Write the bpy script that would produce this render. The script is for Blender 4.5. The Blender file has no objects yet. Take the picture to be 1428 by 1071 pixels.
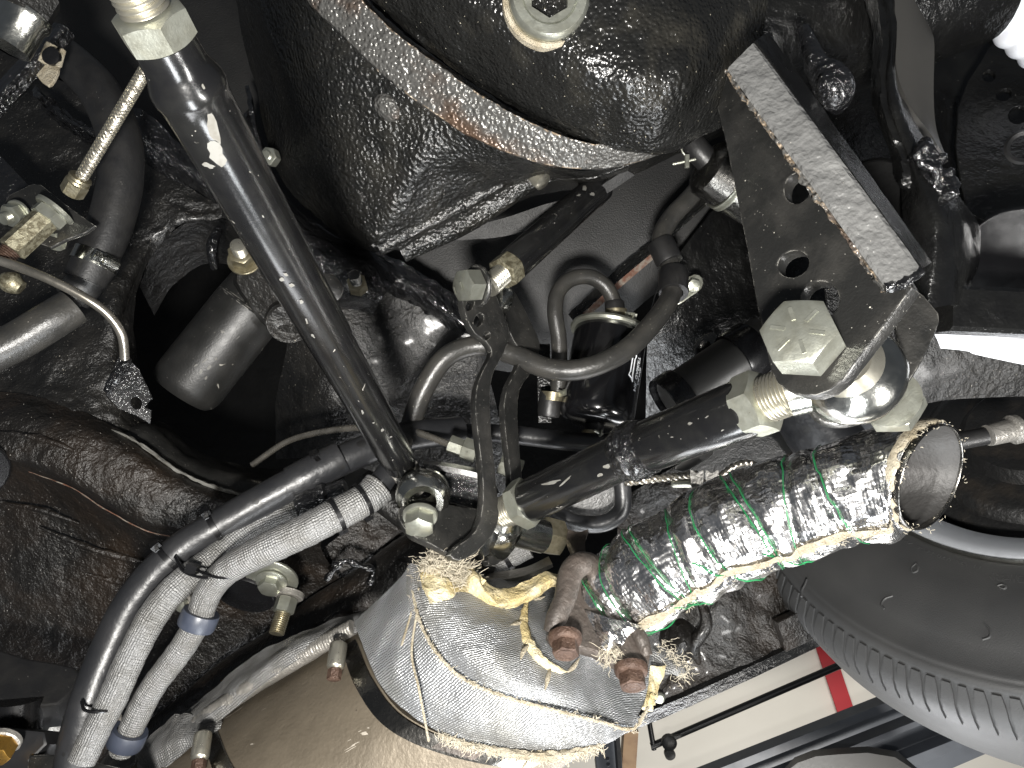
import bpy, bmesh, math, random
from mathutils import Vector, Matrix, Euler, noise as mnoise
R = math.radians
random.seed(7)
scene = bpy.context.scene
col = scene.collection

# ------------------------------------------------------------------ camera
F, CX, CY = 965.0, 714.0, 535.5
cam_data = bpy.data.cameras.new('camera')
cam = bpy.data.objects.new('camera', cam_data)
col.objects.link(cam)
cam_data.sensor_width = 36.0
cam_data.lens = F / 1428.0 * 36.0
cam_data.clip_start = 0.01
cam_data.clip_end = 60.0
CAM = Matrix.Translation((0, 0, 1.0)) @ Euler((R(90 + 30), 0, 0)).to_matrix().to_4x4() @ Matrix.Rotation(R(-23), 4, 'Z')
cam.matrix_world = CAM
scene.camera = cam
ROT = CAM.to_3x3()

def P(x, y, d):
    return CAM @ Vector(((x - CX) / F * d, -(y - CY) / F * d, -d))
def D(dx, dy, dz):
    "direction: right, down, away"
    return (ROT @ Vector((dx, -dy, -dz))).normalized()
def S(px, d):
    return px * d / F

# ------------------------------------------------------------------ world and lamps
world = bpy.data.worlds.new('World')
scene.world = world
world.use_nodes = True
bg = world.node_tree.nodes['Background']
bg.inputs[0].default_value = (0.80, 0.88, 1.0, 1)
bg.inputs[1].default_value = 0.06

def area(name, x, y, d, tx, ty, td, size, watts, colour=(1, 1, 1), size_y=None, shape='DISK'):
    l = bpy.data.lights.new(name, 'AREA')
    l.shape = shape
    l.size = size
    if size_y: l.size_y = size_y
    l.energy = watts
    l.color = colour
    o = bpy.data.objects.new(name, l)
    col.objects.link(o)
    p = CAM @ Vector((x, -y, -d)); t = P(tx, ty, td)
    o.location = p
    o.rotation_euler = (t - p).to_track_quat('-Z', 'Y').to_euler()
    return o
# hand lamp held under the phone, low light standing in for lit garage floor and tubes, garage wall lamp
area('hand_lamp', -0.02, 0.13, -0.12, 700, 560, 0.55, 0.07, 9.5, (1.0, 0.97, 0.92))
area('bay_light', 0.15, 0.95, 0.05, 760, 700, 0.55, 0.7, 9.0, (0.95, 0.98, 1.0), 0.22, 'RECTANGLE')
area('side_lamp', 0.62, 0.42, -0.05, 560, 480, 0.5, 0.35, 5.0, (1.0, 0.98, 0.95), 0.08, 'RECTANGLE')
area('low_edge_light', 0.10, 1.10, 0.80, 800, 600, 0.5, 1.0, 6.0, (0.97, 0.98, 1.0), 0.25, 'RECTANGLE')  # added low light that brightens the links' lower edges
area('garage_lamp', 1.2, 2.0, 1.2, 1180, 980, 2.6, 0.8, 23.0, (1.0, 0.97, 0.92))

vs = scene.view_settings
vs.view_transform = 'Standard'
vs.look = 'None'
vs.exposure = 0.5
vs.gamma = 1.0
vs.use_curve_mapping = False
scene.cycles.use_denoising = True
scene.cycles.sample_clamp_indirect = 4.0
scene.cycles.sample_clamp_direct = 20.0
scene.cycles.max_bounces = 6

# ------------------------------------------------------------------ materials
def mat(name, c, rough=.5, metal=0., c2=None, vs_=40, lo=.45, hi=.65, bump=(), speck=(), scratch=None, coat=0., rvar=.12, spec=.5, edge=None):
    m = bpy.data.materials.new(name)
    m.use_nodes = True
    nt = m.node_tree; N = nt.nodes; L = nt.links
    b = N['Principled BSDF']
    tc = N.new('ShaderNodeTexCoord')
    O = tc.outputs['Object']; UV = tc.outputs['UV']
    def nz(scale, detail=4, vec=O, rough_=.55, dist=0):
        n = N.new('ShaderNodeTexNoise'); n.inputs['Scale'].default_value = scale
        n.inputs['Detail'].default_value = detail; n.inputs['Roughness'].default_value = rough_
        n.inputs['Distortion'].default_value = dist
        L.new(vec, n.inputs['Vector']); return n.outputs['Fac']
    def ramp(v, a, z):
        n = N.new('ShaderNodeMapRange'); n.inputs[1].default_value = a; n.inputs[2].default_value = z
        L.new(v, n.inputs[0]); return n.outputs[0]
    def mix(f, a, z):
        n = N.new('ShaderNodeMix'); n.data_type = 'RGBA'
        L.new(f, n.inputs[0])
        for i, q in ((6, a), (7, z)):
            if isinstance(q, tuple): n.inputs[i].default_value = (*q, 1)
            else: L.new(q, n.inputs[i])
        return n.outputs[2]
    def math_(op, a, z):
        n = N.new('ShaderNodeMath'); n.operation = op
        for i, q in enumerate((a, z)):
            if isinstance(q, (int, float)): n.inputs[i].default_value = q
            else: L.new(q, n.inputs[i])
        return n.outputs[0]
    cc = c
    if c2 is not None:
        cc = mix(ramp(nz(vs_, 6), lo, hi), c, c2)
    rg = math_('ADD', math_('MULTIPLY', math_('SUBTRACT', nz(vs_ * 2.3, 5), .5), rvar * 2), rough)
    mt = None
    masks = []
    for sc_, scale, rad, share in speck:
        v = N.new('ShaderNodeTexVoronoi'); v.inputs['Scale'].default_value = scale
        L.new(O, v.inputs['Vector'])
        near = math_('LESS_THAN', v.outputs['Distance'], rad)
        sep = N.new('ShaderNodeSeparateColor'); L.new(v.outputs['Color'], sep.inputs[0])
        f = math_('MULTIPLY', near, math_('LESS_THAN', sep.outputs[0], share))
        cc = mix(f, cc, sc_); masks.append(f)
    if scratch:
        sc_, scale, thr, st = scratch
        mp = N.new('ShaderNodeMapping'); mp.inputs['Scale'].default_value = st
        L.new(O, mp.inputs['Vector'])
        big = ramp(nz(scale * .18, 2), .45, .6)
        f = math_('MULTIPLY', math_('GREATER_THAN', nz(scale, 3, mp.outputs[0], .6, .6), thr), big)
        cc = mix(f, cc, sc_); masks.append(f)
    if edge:
        bv = N.new('ShaderNodeBevel'); bv.samples = 6; bv.inputs['Radius'].default_value = edge[1]
        ge = N.new('ShaderNodeNewGeometry')
        dt = N.new('ShaderNodeVectorMath'); dt.operation = 'DOT_PRODUCT'
        L.new(bv.outputs[0], dt.inputs[0]); L.new(ge.outputs['Normal'], dt.inputs[1])
        ed = ramp(dt.outputs['Value'], .965, .90)
        f = math_('MULTIPLY', ed, ramp(nz(190, 5), .46, .56))
        cc = mix(f, cc, edge[0]); masks.append(f)
    for f in masks:
        rg = math_('MAXIMUM', rg, math_('MULTIPLY', f, .55))
    if isinstance(cc, tuple): b.inputs['Base Color'].default_value = (*cc, 1)
    else: L.new(cc, b.inputs['Base Color'])
    L.new(rg, b.inputs['Roughness'])
    b.inputs['Metallic'].default_value = metal
    b.inputs['Specular IOR Level'].default_value = spec
    b.inputs['Coat Weight'].default_value = coat
    b.inputs['Coat Roughness'].default_value = .15
    nrm = None
    for bp in bump:
        if bp[0] == 'noise': h = nz(bp[1], bp[3] if len(bp) > 3 else 4)
        elif bp[0] == 'vor':
            v = N.new('ShaderNodeTexVoronoi'); v.feature = 'SMOOTH_F1'; v.inputs['Scale'].default_value = bp[1]
            L.new(O, v.inputs['Vector']); h = v.outputs['Distance']
        elif bp[0] == 'weave':
            mp = N.new('ShaderNodeMapping'); mp.inputs['Scale'].default_value = (1 / bp[1], 1 / bp[2], 1)
            L.new(UV, mp.inputs['Vector'])
            dn = N.new('ShaderNodeTexNoise'); dn.inputs['Scale'].default_value = .5; dn.inputs['Detail'].default_value = 3
            L.new(mp.outputs[0], dn.inputs['Vector'])
            av = N.new('ShaderNodeVectorMath'); av.operation = 'MULTIPLY_ADD'
            L.new(dn.outputs['Color'], av.inputs[0]); av.inputs[1].default_value = (1.3, 1.3, 0); L.new(mp.outputs[0], av.inputs[2])
            s = N.new('ShaderNodeSeparateXYZ'); L.new(av.outputs[0], s.inputs[0])
            h = math_('ADD', math_('SINE', math_('MULTIPLY', s.outputs[0], 6.283), 0), math_('MULTIPLY', math_('SINE', math_('MULTIPLY', s.outputs[1], 6.283), 0), bp[4] if len(bp) > 4 else 1.0))
            h = math_('MULTIPLY', h, .25)
        bn = N.new('ShaderNodeBump'); bn.inputs['Distance'].default_value = bp[3] if bp[0] == 'weave' else bp[2]
        bn.inputs['Strength'].default_value = 1.0
        L.new(h, bn.inputs['Height'])
        if nrm: L.new(nrm, bn.inputs['Normal'])
        nrm = bn.outputs[0]
    if nrm: L.new(nrm, b.inputs['Normal'])
    return m

DUST = (.22, .21, .19)
M = {}
M['tube'] = mat('satin_black_tube_paint', (.0045, .0045, .0048), .20, 0, (.0080, .0080, .0076), 60, .4, .7, [('noise', 900, .00005)],
                [(DUST, 420, .10, .10)], ((.20, .19, .17), 150, .71, (1, 1, 1)), coat=.3, rvar=.07)
M['plate'] = mat('black_plate_paint', (.011, .011, .0105), .34, 0, (.026, .025, .023), 45, .45, .7, [('noise', 700, .0003), ('noise', 160, .0005)],
                 [(DUST, 520, .13, .22), ((.4, .38, .33), 260, .10, .06)], None, coat=.15, edge=((.34, .33, .30), .0011))
M['cast'] = mat('cast_iron_black', (.0085, .0085, .008), .23, 0, (.018, .017, .0145), 30, .45, .7, [('vor', 330, .0020), ('noise', 60, .003), ('noise', 900, .0005)],
                [((.32, .31, .28), 300, .10, .14)], None, spec=.7)
M['castrust'] = mat('cast_flange_rusty_lit', (.095, .093, .088), .28, .40, (.085, .055, .038), 20, .54, .68, [('vor', 380, .0022), ('noise', 90, .002)],
                    [((.45, .42, .38), 300, .11, .12)], None, edge=((.25, .19, .13), .002))  # base raised for the light on the flange; the brown is rust
M['cover'] = mat('black_cover_paint', (.0080, .0080, .0076), .26, 0, (.028, .026, .021), 22, .52, .75, [('vor', 420, .0012), ('noise', 70, .002), ('noise', 24, .004)],
                 [((.36, .33, .26), 330, .11, .14)], None)
M['under'] = mat('undercoat_black', (.0080, .0070, .0060), .38, 0, (.022, .0145, .0092), 14, .44, .75, [('noise', 22, .006, 3), ('noise', 95, .0036, 5), ('noise', 420, .0012)],
                 [((.32, .30, .27), 300, .12, .14), ((.5, .48, .44), 420, .10, .08)], None, coat=.2)  # pale specks: dust, with gloss glints put into the colour
M['glossund'] = mat('glossy_wet_undercoat', (.006, .006, .0065), .11, 0, None, 14, .48, .72, [('noise', 60, .010, 5), ('noise', 210, .0035, 3)], [(DUST, 300, .1, .1)], None, coat=.6)
M['dusty'] = mat('dusty_black_steel', (.0065, .0063, .006), .38, 0, (.015, .014, .0125), 24, .45, .7, [('noise', 90, .003), ('noise', 500, .0008)],
                 [((.24, .22, .19), 420, .13, .22), ((.5, .46, .38), 150, .06, .08)], None, coat=.15)
M['black'] = mat('black_gloss_paint_shaded', (.004, .004, .004), .24, 0, (.008, .008, .0075), 30, .45, .7, [('noise', 70, .002), ('noise', 500, .0004)], [(DUST, 260, .08, .10)], None)  # near-black base also holds the deep shade at the right
M['floor'] = mat('grey_black_floor_pan', (.0095, .0095, .0095), .58, 0, (.014, .0137, .013), 20, .4, .7, [('noise', 650, .0006, 2)],
                 [((.25, .24, .21), 160, .05, .06)], None)
M['deep_shade'] = mat('deep_shade_black', (.002, .002, .002), .8, 0, None, 20, bump=[('noise', 60, .002)], spec=.1)  # shade of deep hollows put into a near-black base
M['zinc'] = mat('zinc_plate', (.44, .45, .39), .33, .85, (.34, .34, .28), 120, .4, .7, [('noise', 900, .00012)], [((.16, .15, .12), 500, .12, .06)], None)
M['yzinc'] = mat('yellow_zinc', (.33, .30, .215), .34, .85, (.22, .19, .12), 180, .4, .65, [('noise', 700, .0002)], [((.10, .08, .05), 600, .18, .14)], None)
M['brasspit'] = mat('pitted_brass', (.30, .28, .20), .45, .7, (.13, .115, .075), 300, .42, .58, [('noise', 900, .0003)], [((.5, .47, .38), 700, .2, .15)], None)
M['chrome'] = mat('bright_steel', (.60, .60, .56), .20, 1., (.46, .46, .42), 60, .4, .7, [('noise', 400, .00015)])
M['stud'] = mat('stud_steel', (.46, .44, .37), .30, .9, None, 90)
M['line'] = mat('steel_brake_line', (.42, .39, .34), .28, .9, (.30, .28, .24), 70, .4, .65)
M['braid'] = mat('braided_steel', (.46, .42, .36), .30, .9, None, 90)
M['rubber'] = mat('rubber_hose', (.0095, .0095, .010), .42, 0, (.016, .0155, .015), 60, .4, .7, [('noise', 500, .0002)], [(DUST, 400, .09, .10)], None)
M['rubberg'] = mat('smooth_dark_hose', (.0135, .014, .0155), .38, 0, (.021, .021, .022), 35, .45, .7, [('noise', 60, .001)], [((.006, .006, .006), 60, .25, .10)], None)
M['fuel'] = mat('fuel_hose_dusty', (.024, .0235, .022), .33, 0, (.040, .038, .034), 50, .4, .7, [('noise', 500, .0003)], [((.25, .235, .20), 330, .12, .18)], None)
M['plastic'] = mat('black_plastic', (.006, .006, .0065), .26, 0, None, 60)
M['canister'] = mat('canister_black_gloss', (.004, .004, .0045), .18, 0, None, 30, bump=[], speck=[(DUST, 300, .06, .08)], coat=.4)
M['wrap'] = mat('silver_woven_sleeve', (.20, .20, .198), .48, .35, (.145, .142, .134), 70, .4, .7, [('weave', .0018, .0018, .0008), ('noise', 60, .003)])
M['foil'] = mat('aluminium_foil_wrap', (.86, .85, .84), .22, 1., (.70, .69, .69), 90, .45, .7, [('noise', 36, .0080, 2), ('noise', 130, .0010, 2), ('weave', .0036, .0026, .00022, .6)], rvar=.08)
M['blanket'] = mat('aluminised_cloth', (.27, .277, .286), .40, .55, (.22, .219, .208), 26, .45, .7, [('weave', .0019, .0016, .0008, .5), ('noise', 20, .006, 2), ('noise', 120, .0007)],
                   [((.8, .8, .8), 200, .09, .06), ((.05, .05, .05), 90, .05, .05)])
M['fibre'] = mat('glass_fibre_edge', (.38, .34, .26), .8, 0, (.26, .22, .15), 120, .4, .65, [('noise', 500, .0025), ('noise', 1400, .001)])
M['fluff'] = mat('pale_glass_fluff', (.42, .38, .30), .7, 0, None, 120)
M['yellow'] = mat('yellow_insulation', (.46, .37, .18), .8, 0, (.55, .49, .33), 60, .4, .65, [('noise', 260, .003), ('noise', 900, .001)])
M['muffler'] = mat('heat_tinted_steel', (.155, .130, .096), .50, .40, (.108, .090, .066), 20, .4, .7, [('noise', 30, .0015), ('noise', 400, .0004)],
                   [((.08, .065, .05), 160, .10, .16)], ((.42, .38, .32), 120, .70, (.3, 1, 1)))
M['galv'] = mat('grey_weld_seam', (.32, .305, .28), .42, .6, (.21, .20, .18), 60, .4, .7, [('noise', 300, .0012)])
M['band'] = mat('stainless_band', (.15, .145, .135), .26, 1., None, 40, bump=[('noise', 300, .0003)])
M['castflange'] = mat('brown_cast_steel', (.055, .047, .041), .50, .3, (.082, .066, .056), 60, .4, .7, [('noise', 240, .0014)])
M['rust'] = mat('rusty_bolt', (.050, .028, .019), .55, .3, (.085, .051, .036), 120, .4, .65, [('noise', 500, .0014)])
M['rustpaint'] = mat('rusty_edge', (.10, .042, .024), .7, 0, (.15, .125, .10), 120, .42, .6, [('noise', 400, .001)])
M['green'] = mat('green_wire', (.005, .12, .035), .4, 0, (.008, .18, .055), 100)
M['tyre'] = mat('tyre_rubber', (.034, .0345, .035), .50, 0, (.044, .044, .0435), 12, .4, .7, [('noise', 900, .0002)], [((.16, .16, .15), 200, .04, .06)])
M['rim'] = mat('silver_wheel_paint', (.48, .50, .53), .36, .5, None, 60, bump=[('noise', 1200, .0002)])
M['drum'] = mat('brake_drum', (.011, .011, .011), .45, 0, (.026, .022, .018), 30, .5, .7, [('noise', 200, .001)])
M['wallp'] = mat('cream_wall_paint', (.72, .69, .62), .7, 0, (.68, .65, .58), 3, .4, .7)
M['red'] = mat('red_stripe_paint', (.42, .012, .02), .5)
M['beam'] = mat('blue_grey_beam', (.105, .115, .132), .45, 0, (.085, .092, .105), 8)
M['wood'] = mat('brown_timber', (.30, .19, .10), .6, 0, (.22, .13, .07), 20)
M['blk'] = mat('black_steel_far', (.010, .010, .011), .4)
M['cloth'] = mat('white_cloth', (.70, .72, .76), .7, 0, (.6, .62, .68), 40)
M['white'] = mat('white_print', (.75, .77, .8), .5)
M['tie'] = mat('black_nylon', (.005, .005, .0055), .28)
M['bluer'] = mat('blue_grey_rubber', (.030, .036, .052), .40, 0, (.042, .048, .066), 80, .4, .7)
M['cannister_grey'] = mat('grey_paint_cylinder', (.035, .034, .032), .42, 0, None, 60)
M['orange'] = mat('orange_brass', (.48, .27, .06), .3, .9, (.38, .22, .06), 150)
M['chip'] = mat('bare_metal_chip', (.12, .118, .108), .6, .0, (.085, .08, .068), 200)

# ------------------------------------------------------------------ mesh helpers
def w(p):
    return p if isinstance(p, Vector) else P(*p)
class B:
    def __init__(s): s.v = []; s.f = []; s.uv = []
    def add(s, v, f, uv=None):
        n = len(s.v); s.v += [Vector(q) for q in v]
        for i, q in enumerate(f):
            s.f.append(tuple(n + k for k in q)); s.uv.append(uv[i] if uv else None)
        return s
def part(parent, name, b, m, smooth=40, label=None):
    me = bpy.data.meshes.new(name)
    off = parent.location if parent is not None else Vector((0, 0, 0))
    if parent is not None and parent.parent is not None: off = off + parent.parent.location
    me.from_pydata([q - off for q in b.v], [], b.f)
    if any(u for u in b.uv):
        l = me.uv_layers.new(name='UVMap')
        k = 0; flat = []
        for f, u in zip(b.f, b.uv):
            for j in range(len(f)): flat += list(u[j]) if u else [0, 0]
        l.data.foreach_set('uv', flat)
    me.validate(); me.update()
    me.shade_smooth()
    me.set_sharp_from_angle(angle=R(smooth))
    me.materials.append(M[m])
    o = bpy.data.objects.new(name, me)
    col.objects.link(o)
    if parent is not None: o.parent = parent
    if label: o['label'] = label
    return o
def thing(name, label, cat, at, group=None):
    o = bpy.data.objects.new(name, None)
    o.empty_display_size = .02
    col.objects.link(o)
    o.location = w(at)
    o['label'] = label; o['category'] = cat
    if group: o['group'] = group
    return o
def single(name, b, m, label, cat, group=None, smooth=40):
    o = part(None, name, b, m, smooth)
    o['label'] = label; o['category'] = cat
    if group: o['group'] = group
    return o
def structure(name, b, m, smooth=60):
    o = part(None, name, b, m, smooth); o['kind'] = 'structure'; return o

def cr(pts, sub):
    "catmull-rom through values (Vectors or floats)"
    if len(pts) == 2:
        return [pts[0] + (pts[1] - pts[0]) * (i / sub) for i in range(sub + 1)]
    out = []
    for i in range(len(pts) - 1):
        p1, p2 = pts[i], pts[i + 1]
        p0 = pts[i - 1] if i else p1 * 2 - p2
        p3 = pts[i + 2] if i + 2 < len(pts) else p2 * 2 - p1
        for k in range(sub):
            t = k / sub
            out.append((p1 * 2 + (p2 - p0) * t + (p0 * 2 - p1 * 5 + p2 * 4 - p3) * t * t + (p1 * 3 - p0 - p2 * 3 + p3) * t ** 3) * .5)
    out.append(pts[-1]); return out
def frames(path):
    T = []
    for i in range(len(path)):
        a = path[max(i - 1, 0)]; z = path[min(i + 1, len(path) - 1)]
        T.append((z - a).normalized())
    up = D(0, 0, -1)
    n = up - T[0] * up.dot(T[0])
    if n.length < .1: n = D(0, -1, 0); n = n - T[0] * n.dot(T[0])
    n.normalize(); out = []
    for t in T:
        n = (n - t * n.dot(t)).normalized(); out.append((t, n, t.cross(n)))
    return out
def tube(b, pts, r, seg=20, sub=8, caps=True, fn=None, straight=False):
    pts = [w(p) for p in pts]
    if not isinstance(r, (list, tuple)): r = [r] * len(pts)
    if straight: path, rr = pts, list(r)
    else: path, rr = cr(pts, sub), cr(list(r), sub)
    fr = frames(path); v = []; f = []; uv = []; s = 0; ss = []
    for i, p in enumerate(path):
        if i: s += (p - path[i - 1]).length
        ss.append(s)
        t, n, c = fr[i]
        for j in range(seg):
            a = 2 * math.pi * j / seg
            q = rr[i] * (fn(s, a) if fn else 1)
            v.append(p + n * (math.cos(a) * q) + c * (math.sin(a) * q))
    rm = sum(rr) / len(rr)
    for i in range(len(path) - 1):
        for j in range(seg):
            k = (j + 1) % seg
            f.append((i * seg + j, i * seg + k, (i + 1) * seg + k, (i + 1) * seg + j))
            u0 = 2 * math.pi * rm * j / seg; u1 = 2 * math.pi * rm * (j + 1) / seg
            uv.append(((u0, ss[i]), (u1, ss[i]), (u1, ss[i + 1]), (u0, ss[i + 1])))
    if caps:
        f.append(tuple(range(seg))[::-1]); uv.append(None)
        e = (len(path) - 1) * seg
        f.append(tuple(e + j for j in range(seg))); uv.append(None)
    b.add(v, f, uv); return path, fr, ss
def basis(axis, ref=None):
    a = axis.normalized()
    ref = ref or D(0, -1, 0)
    x = ref - a * ref.dot(a)
    if x.length < .05: x = D(1, 0, 0) - a * D(1, 0, 0).dot(a)
    x.normalize(); return a, x, a.cross(x)
def lathe(b, o, axis, prof, seg=32, hexa=None, ref=None, sx=1., a0=0, a1=2 * math.pi):
    "prof: list of (r,h). hexa: set of indices whose ring is a hexagon across flats 2r"
    o = w(o); a, x, y = basis(axis, ref); v = []; f = []
    full = abs(a1 - a0 - 2 * math.pi) < 1e-6
    n = seg if full else seg + 1
    for i, (r, h) in enumerate(prof):
        for j in range(n):
            t = a0 + (a1 - a0) * j / seg
            q = r
            if hexa and i in hexa:
                q = r / math.cos((t % (math.pi / 3)) - math.pi / 6)
            v.append(o + a * h + x * (math.cos(t) * q * sx) + y * (math.sin(t) * q))
    for i in range(len(prof) - 1):
        for j in range(seg):
            k = (j + 1) % n
            f.append((i * n + j, i * n + k, (i + 1) * n + k, (i + 1) * n + j))
    if full:
        if prof[0][0] > 0: f.append(tuple(range(n))[::-1])
        if prof[-1][0] > 0: f.append(tuple((len(prof) - 1) * n + j for j in range(n)))
    b.add(v, f); return b
def ringlathe(b, o, axis, prof, **k):
    "closed profile ring (bushes, washers, bands)"
    o = w(o); a, x, y = basis(axis, k.get('ref')); seg = k.get('seg', 36); v = []; f = []; m = len(prof); sx = k.get('sx', 1)
    for r, h in prof:
        for j in range(seg):
            t = 2 * math.pi * j / seg
            v.append(o + a * h + x * (math.cos(t) * r * sx) + y * (math.sin(t) * r))
    for i in range(m):
        z = (i + 1) % m
        for j in range(seg):
            q = (j + 1) % seg
            f.append((i * seg + j, i * seg + q, z * seg + q, z * seg + j))
    b.add(v, f); return b
def hexnut(b, o, axis, af, h, rot=0., bore=0., both=True, seg=48):
    "chamfered hexagon; axis points to the face that is seen"
    o = w(o); a, x, y = basis(axis); r0 = af / 2; rows = []
    def ring(fr, fh): return [(fr(t), fh(t)) for t in range(seg)]
    def hr(t): return r0 / math.cos(((2 * math.pi * t / seg) % (math.pi / 3)) - math.pi / 6)
    ch = .50
    if both: rows += [[(r0 * .94, 0)] * seg, [(hr(t), (hr(t) - r0 * .94) * ch) for t in range(seg)]]
    else: rows += [[(hr(t), 0) for t in range(seg)]]
    rows += [[(hr(t), h - (hr(t) - r0 * .94) * ch) for t in range(seg)], [(r0 * .94, h)] * seg]
    if bore: rows += [[(bore, h)] * seg, [(bore * .9, h * .6)] * seg]
    v = []; f = []
    for row in rows:
        for t, (r, hh) in enumerate(row):
            an = 2 * math.pi * t / seg + rot
            v.append(o + a * hh + x * (math.cos(an) * r) + y * (math.sin(an) * r))
    for i in range(len(rows) - 1):
        for j in range(seg):
            k = (j + 1) % seg
            f.append((i * seg + j, i * seg + k, (i + 1) * seg + k, (i + 1) * seg + j))
    f.append(tuple(range(seg))[::-1]); f.append(tuple((len(rows) - 1) * seg + j for j in range(seg)))
    b.add(v, f); return b
def thread(b, o, axis, r, length, pitch=.0018, seg=28):
    n = max(2, int(length / pitch)); prof = []
    for i in range(n):
        prof += [(r, i * pitch), (r * .985, i * pitch + pitch * .15), (r * .84, i * pitch + pitch * .5), (r * .985, i * pitch + pitch * .88)]
    prof += [(r * .9, length), (0, length)]
    lathe(b, o, axis, prof, seg); return b
def onplane(x, y, plane):
    "plane = three (x,y,d)"
    a, q, c = [Vector(((p[0] - CX) / F * p[2], -(p[1] - CY) / F * p[2], -p[2])) for p in plane]
    n = (q - a).cross(c - a)
    r = Vector(((x - CX) / F, -(y - CY) / F, -1))
    return CAM @ (r * (n.dot(a) / n.dot(r)))
def circ(cx, cy, rx, ry=None, n=20, tilt=0):
    ry = ry or rx; t = R(tilt)
    return [(cx + rx * math.cos(2 * math.pi * i / n) * math.cos(t) - ry * math.sin(2 * math.pi * i / n) * math.sin(t),
             cy + rx * math.cos(2 * math.pi * i / n) * math.sin(t) + ry * math.sin(2 * math.pi * i / n) * math.cos(t)) for i in range(n)]
def rounded(pts, k=3):
    "smooth closed outline"
    vv = [Vector(p) for p in pts]; n = len(vv); out = []
    for i in range(n):
        p0, p1, p2, p3 = vv[i - 1], vv[i], vv[(i + 1) % n], vv[(i + 2) % n]
        for j in range(k):
            t = j / k
            out.append(tuple((p1 * 2 + (p2 - p0) * t + (p0 * 2 - p1 * 5 + p2 * 4 - p3) * t * t + (p1 * 3 - p0 - p2 * 3 + p3) * t ** 3) * .5))
    return out
def plate(b, outline, plane, thick, holes=(), bevel=.0008):
    "pixel outline laid on a plane in space, with real thickness going away from the camera and real holes"
    w0 = [onplane(x, y, plane) for x, y in outline]
    o = w0[0].copy()
    a, q, c = [P(*p) for p in plane]
    n = (q - a).cross(c - a).normalized()
    if n.dot(D(0, 0, 1)) < 0: n = -n           # n points away
    a_, ex, ey = basis(n)
    cu = bpy.data.curves.new('tmp', 'CURVE'); cu.dimensions = '2D'; cu.fill_mode = 'BOTH'
    for ol in [outline] + list(holes):
        sp = cu.splines.new('POLY'); sp.points.add(len(ol) - 1)
        for i, (x, y) in enumerate(ol):
            r = onplane(x, y, plane) - o
            sp.points[i].co = (r.dot(ex), r.dot(ey), 0, 1)
        sp.use_cyclic_u = True
    cu.extrude = max(thick / 2 - bevel, 1e-4); cu.bevel_depth = bevel; cu.bevel_resolution = 1; cu.offset = -bevel
    ob = bpy.data.objects.new('tmp', cu); col.objects.link(ob)
    bpy.context.view_layer.update()
    dg = bpy.context.evaluated_depsgraph_get()
    me = bpy.data.meshes.new_from_object(ob.evaluated_get(dg))
    v = [o + ex * q.co.x + ey * q.co.y + n * (q.co.z + thick / 2) for q in me.vertices]
    f = [tuple(p.vertices) for p in me.polygons]
    b.add(v, f)
    bpy.data.objects.remove(ob); bpy.data.meshes.remove(me); bpy.data.curves.remove(cu)
    return n
def sheet(b, rows, nu=10, nv=10, amp=0., sc=30., thick=0., amp2=0., sc2=150., linear_v=False):
    "rows of control points (x,y,d); rows all same length; skinned by catmull-rom, optional real relief and thickness"
    g = [cr([w(p) for p in r], nu) for r in rows]
    m = len(g[0]); cols = []
    for i in range(m):
        c = [r[i] for r in g]
        if linear_v:
            o = []
            for k in range(len(c) - 1): o += [c[k].lerp(c[k + 1], t / nv) for t in range(nv)]
            cols.append(o + [c[-1]])
        else: cols.append(cr(c, nv))
    nvv = len(cols[0]); V = [[cols[i][j] for i in range(m)] for j in range(nvv)]
    Nn = []
    for j in range(nvv):
        row = []
        for i in range(m):
            du = V[j][min(i + 1, m - 1)] - V[j][max(i - 1, 0)]; dv = V[min(j + 1, nvv - 1)][i] - V[max(j - 1, 0)][i]
            n = du.cross(dv)
            n = n.normalized() if n.length > 1e-12 else D(0, 0, -1)
            if n.dot(D(0, 0, -1)) < 0: n = -n
            row.append(n)
        Nn.append(row)
    v = []; uvv = []
    for j in range(nvv):
        su = 0
        for i in range(m):
            p = V[j][i]
            if i: su += (V[j][i] - V[j][i - 1]).length
            h = 0
            if amp: h += amp * mnoise.fractal(p * sc, 1.0, 2.0, 4)
            if amp2: h += amp2 * mnoise.noise(p * sc2)
            v.append(p + Nn[j][i] * h); uvv.append([su, 0])
    for i in range(m):
        sv = 0
        for j in range(nvv):
            if j: sv += (V[j][i] - V[j - 1][i]).length
            uvv[j * m + i][1] = sv
    f = []; uv = []
    for j in range(nvv - 1):
        for i in range(m - 1):
            q = (j * m + i, j * m + i + 1, (j + 1) * m + i + 1, (j + 1) * m + i)
            f.append(q); uv.append([tuple(uvv[k]) for k in q])
    if thick:
        n0 = len(v)
        v += [v[k] - Nn[k // m][k % m] * thick for k in range(n0)]
        f2 = [tuple(n0 + k for k in q[::-1]) for q in f]; uv2 = [u[::-1] for u in uv]
        f += f2; uv += uv2
        edge = [i for i in range(m)] + [j * m + m - 1 for j in range(1, nvv)] + [(nvv - 1) * m + i for i in range(m - 2, -1, -1)] + [j * m for j in range(nvv - 2, 0, -1)]
        for k in range(len(edge)):
            a, z = edge[k], edge[(k + 1) % len(edge)]
            f.append((a, a + n0, z + n0, z)); uv.append([tuple(uvv[a]), tuple(uvv[a]), tuple(uvv[z]), tuple(uvv[z])])
    b.add(v, f, uv); return V, Nn
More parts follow.
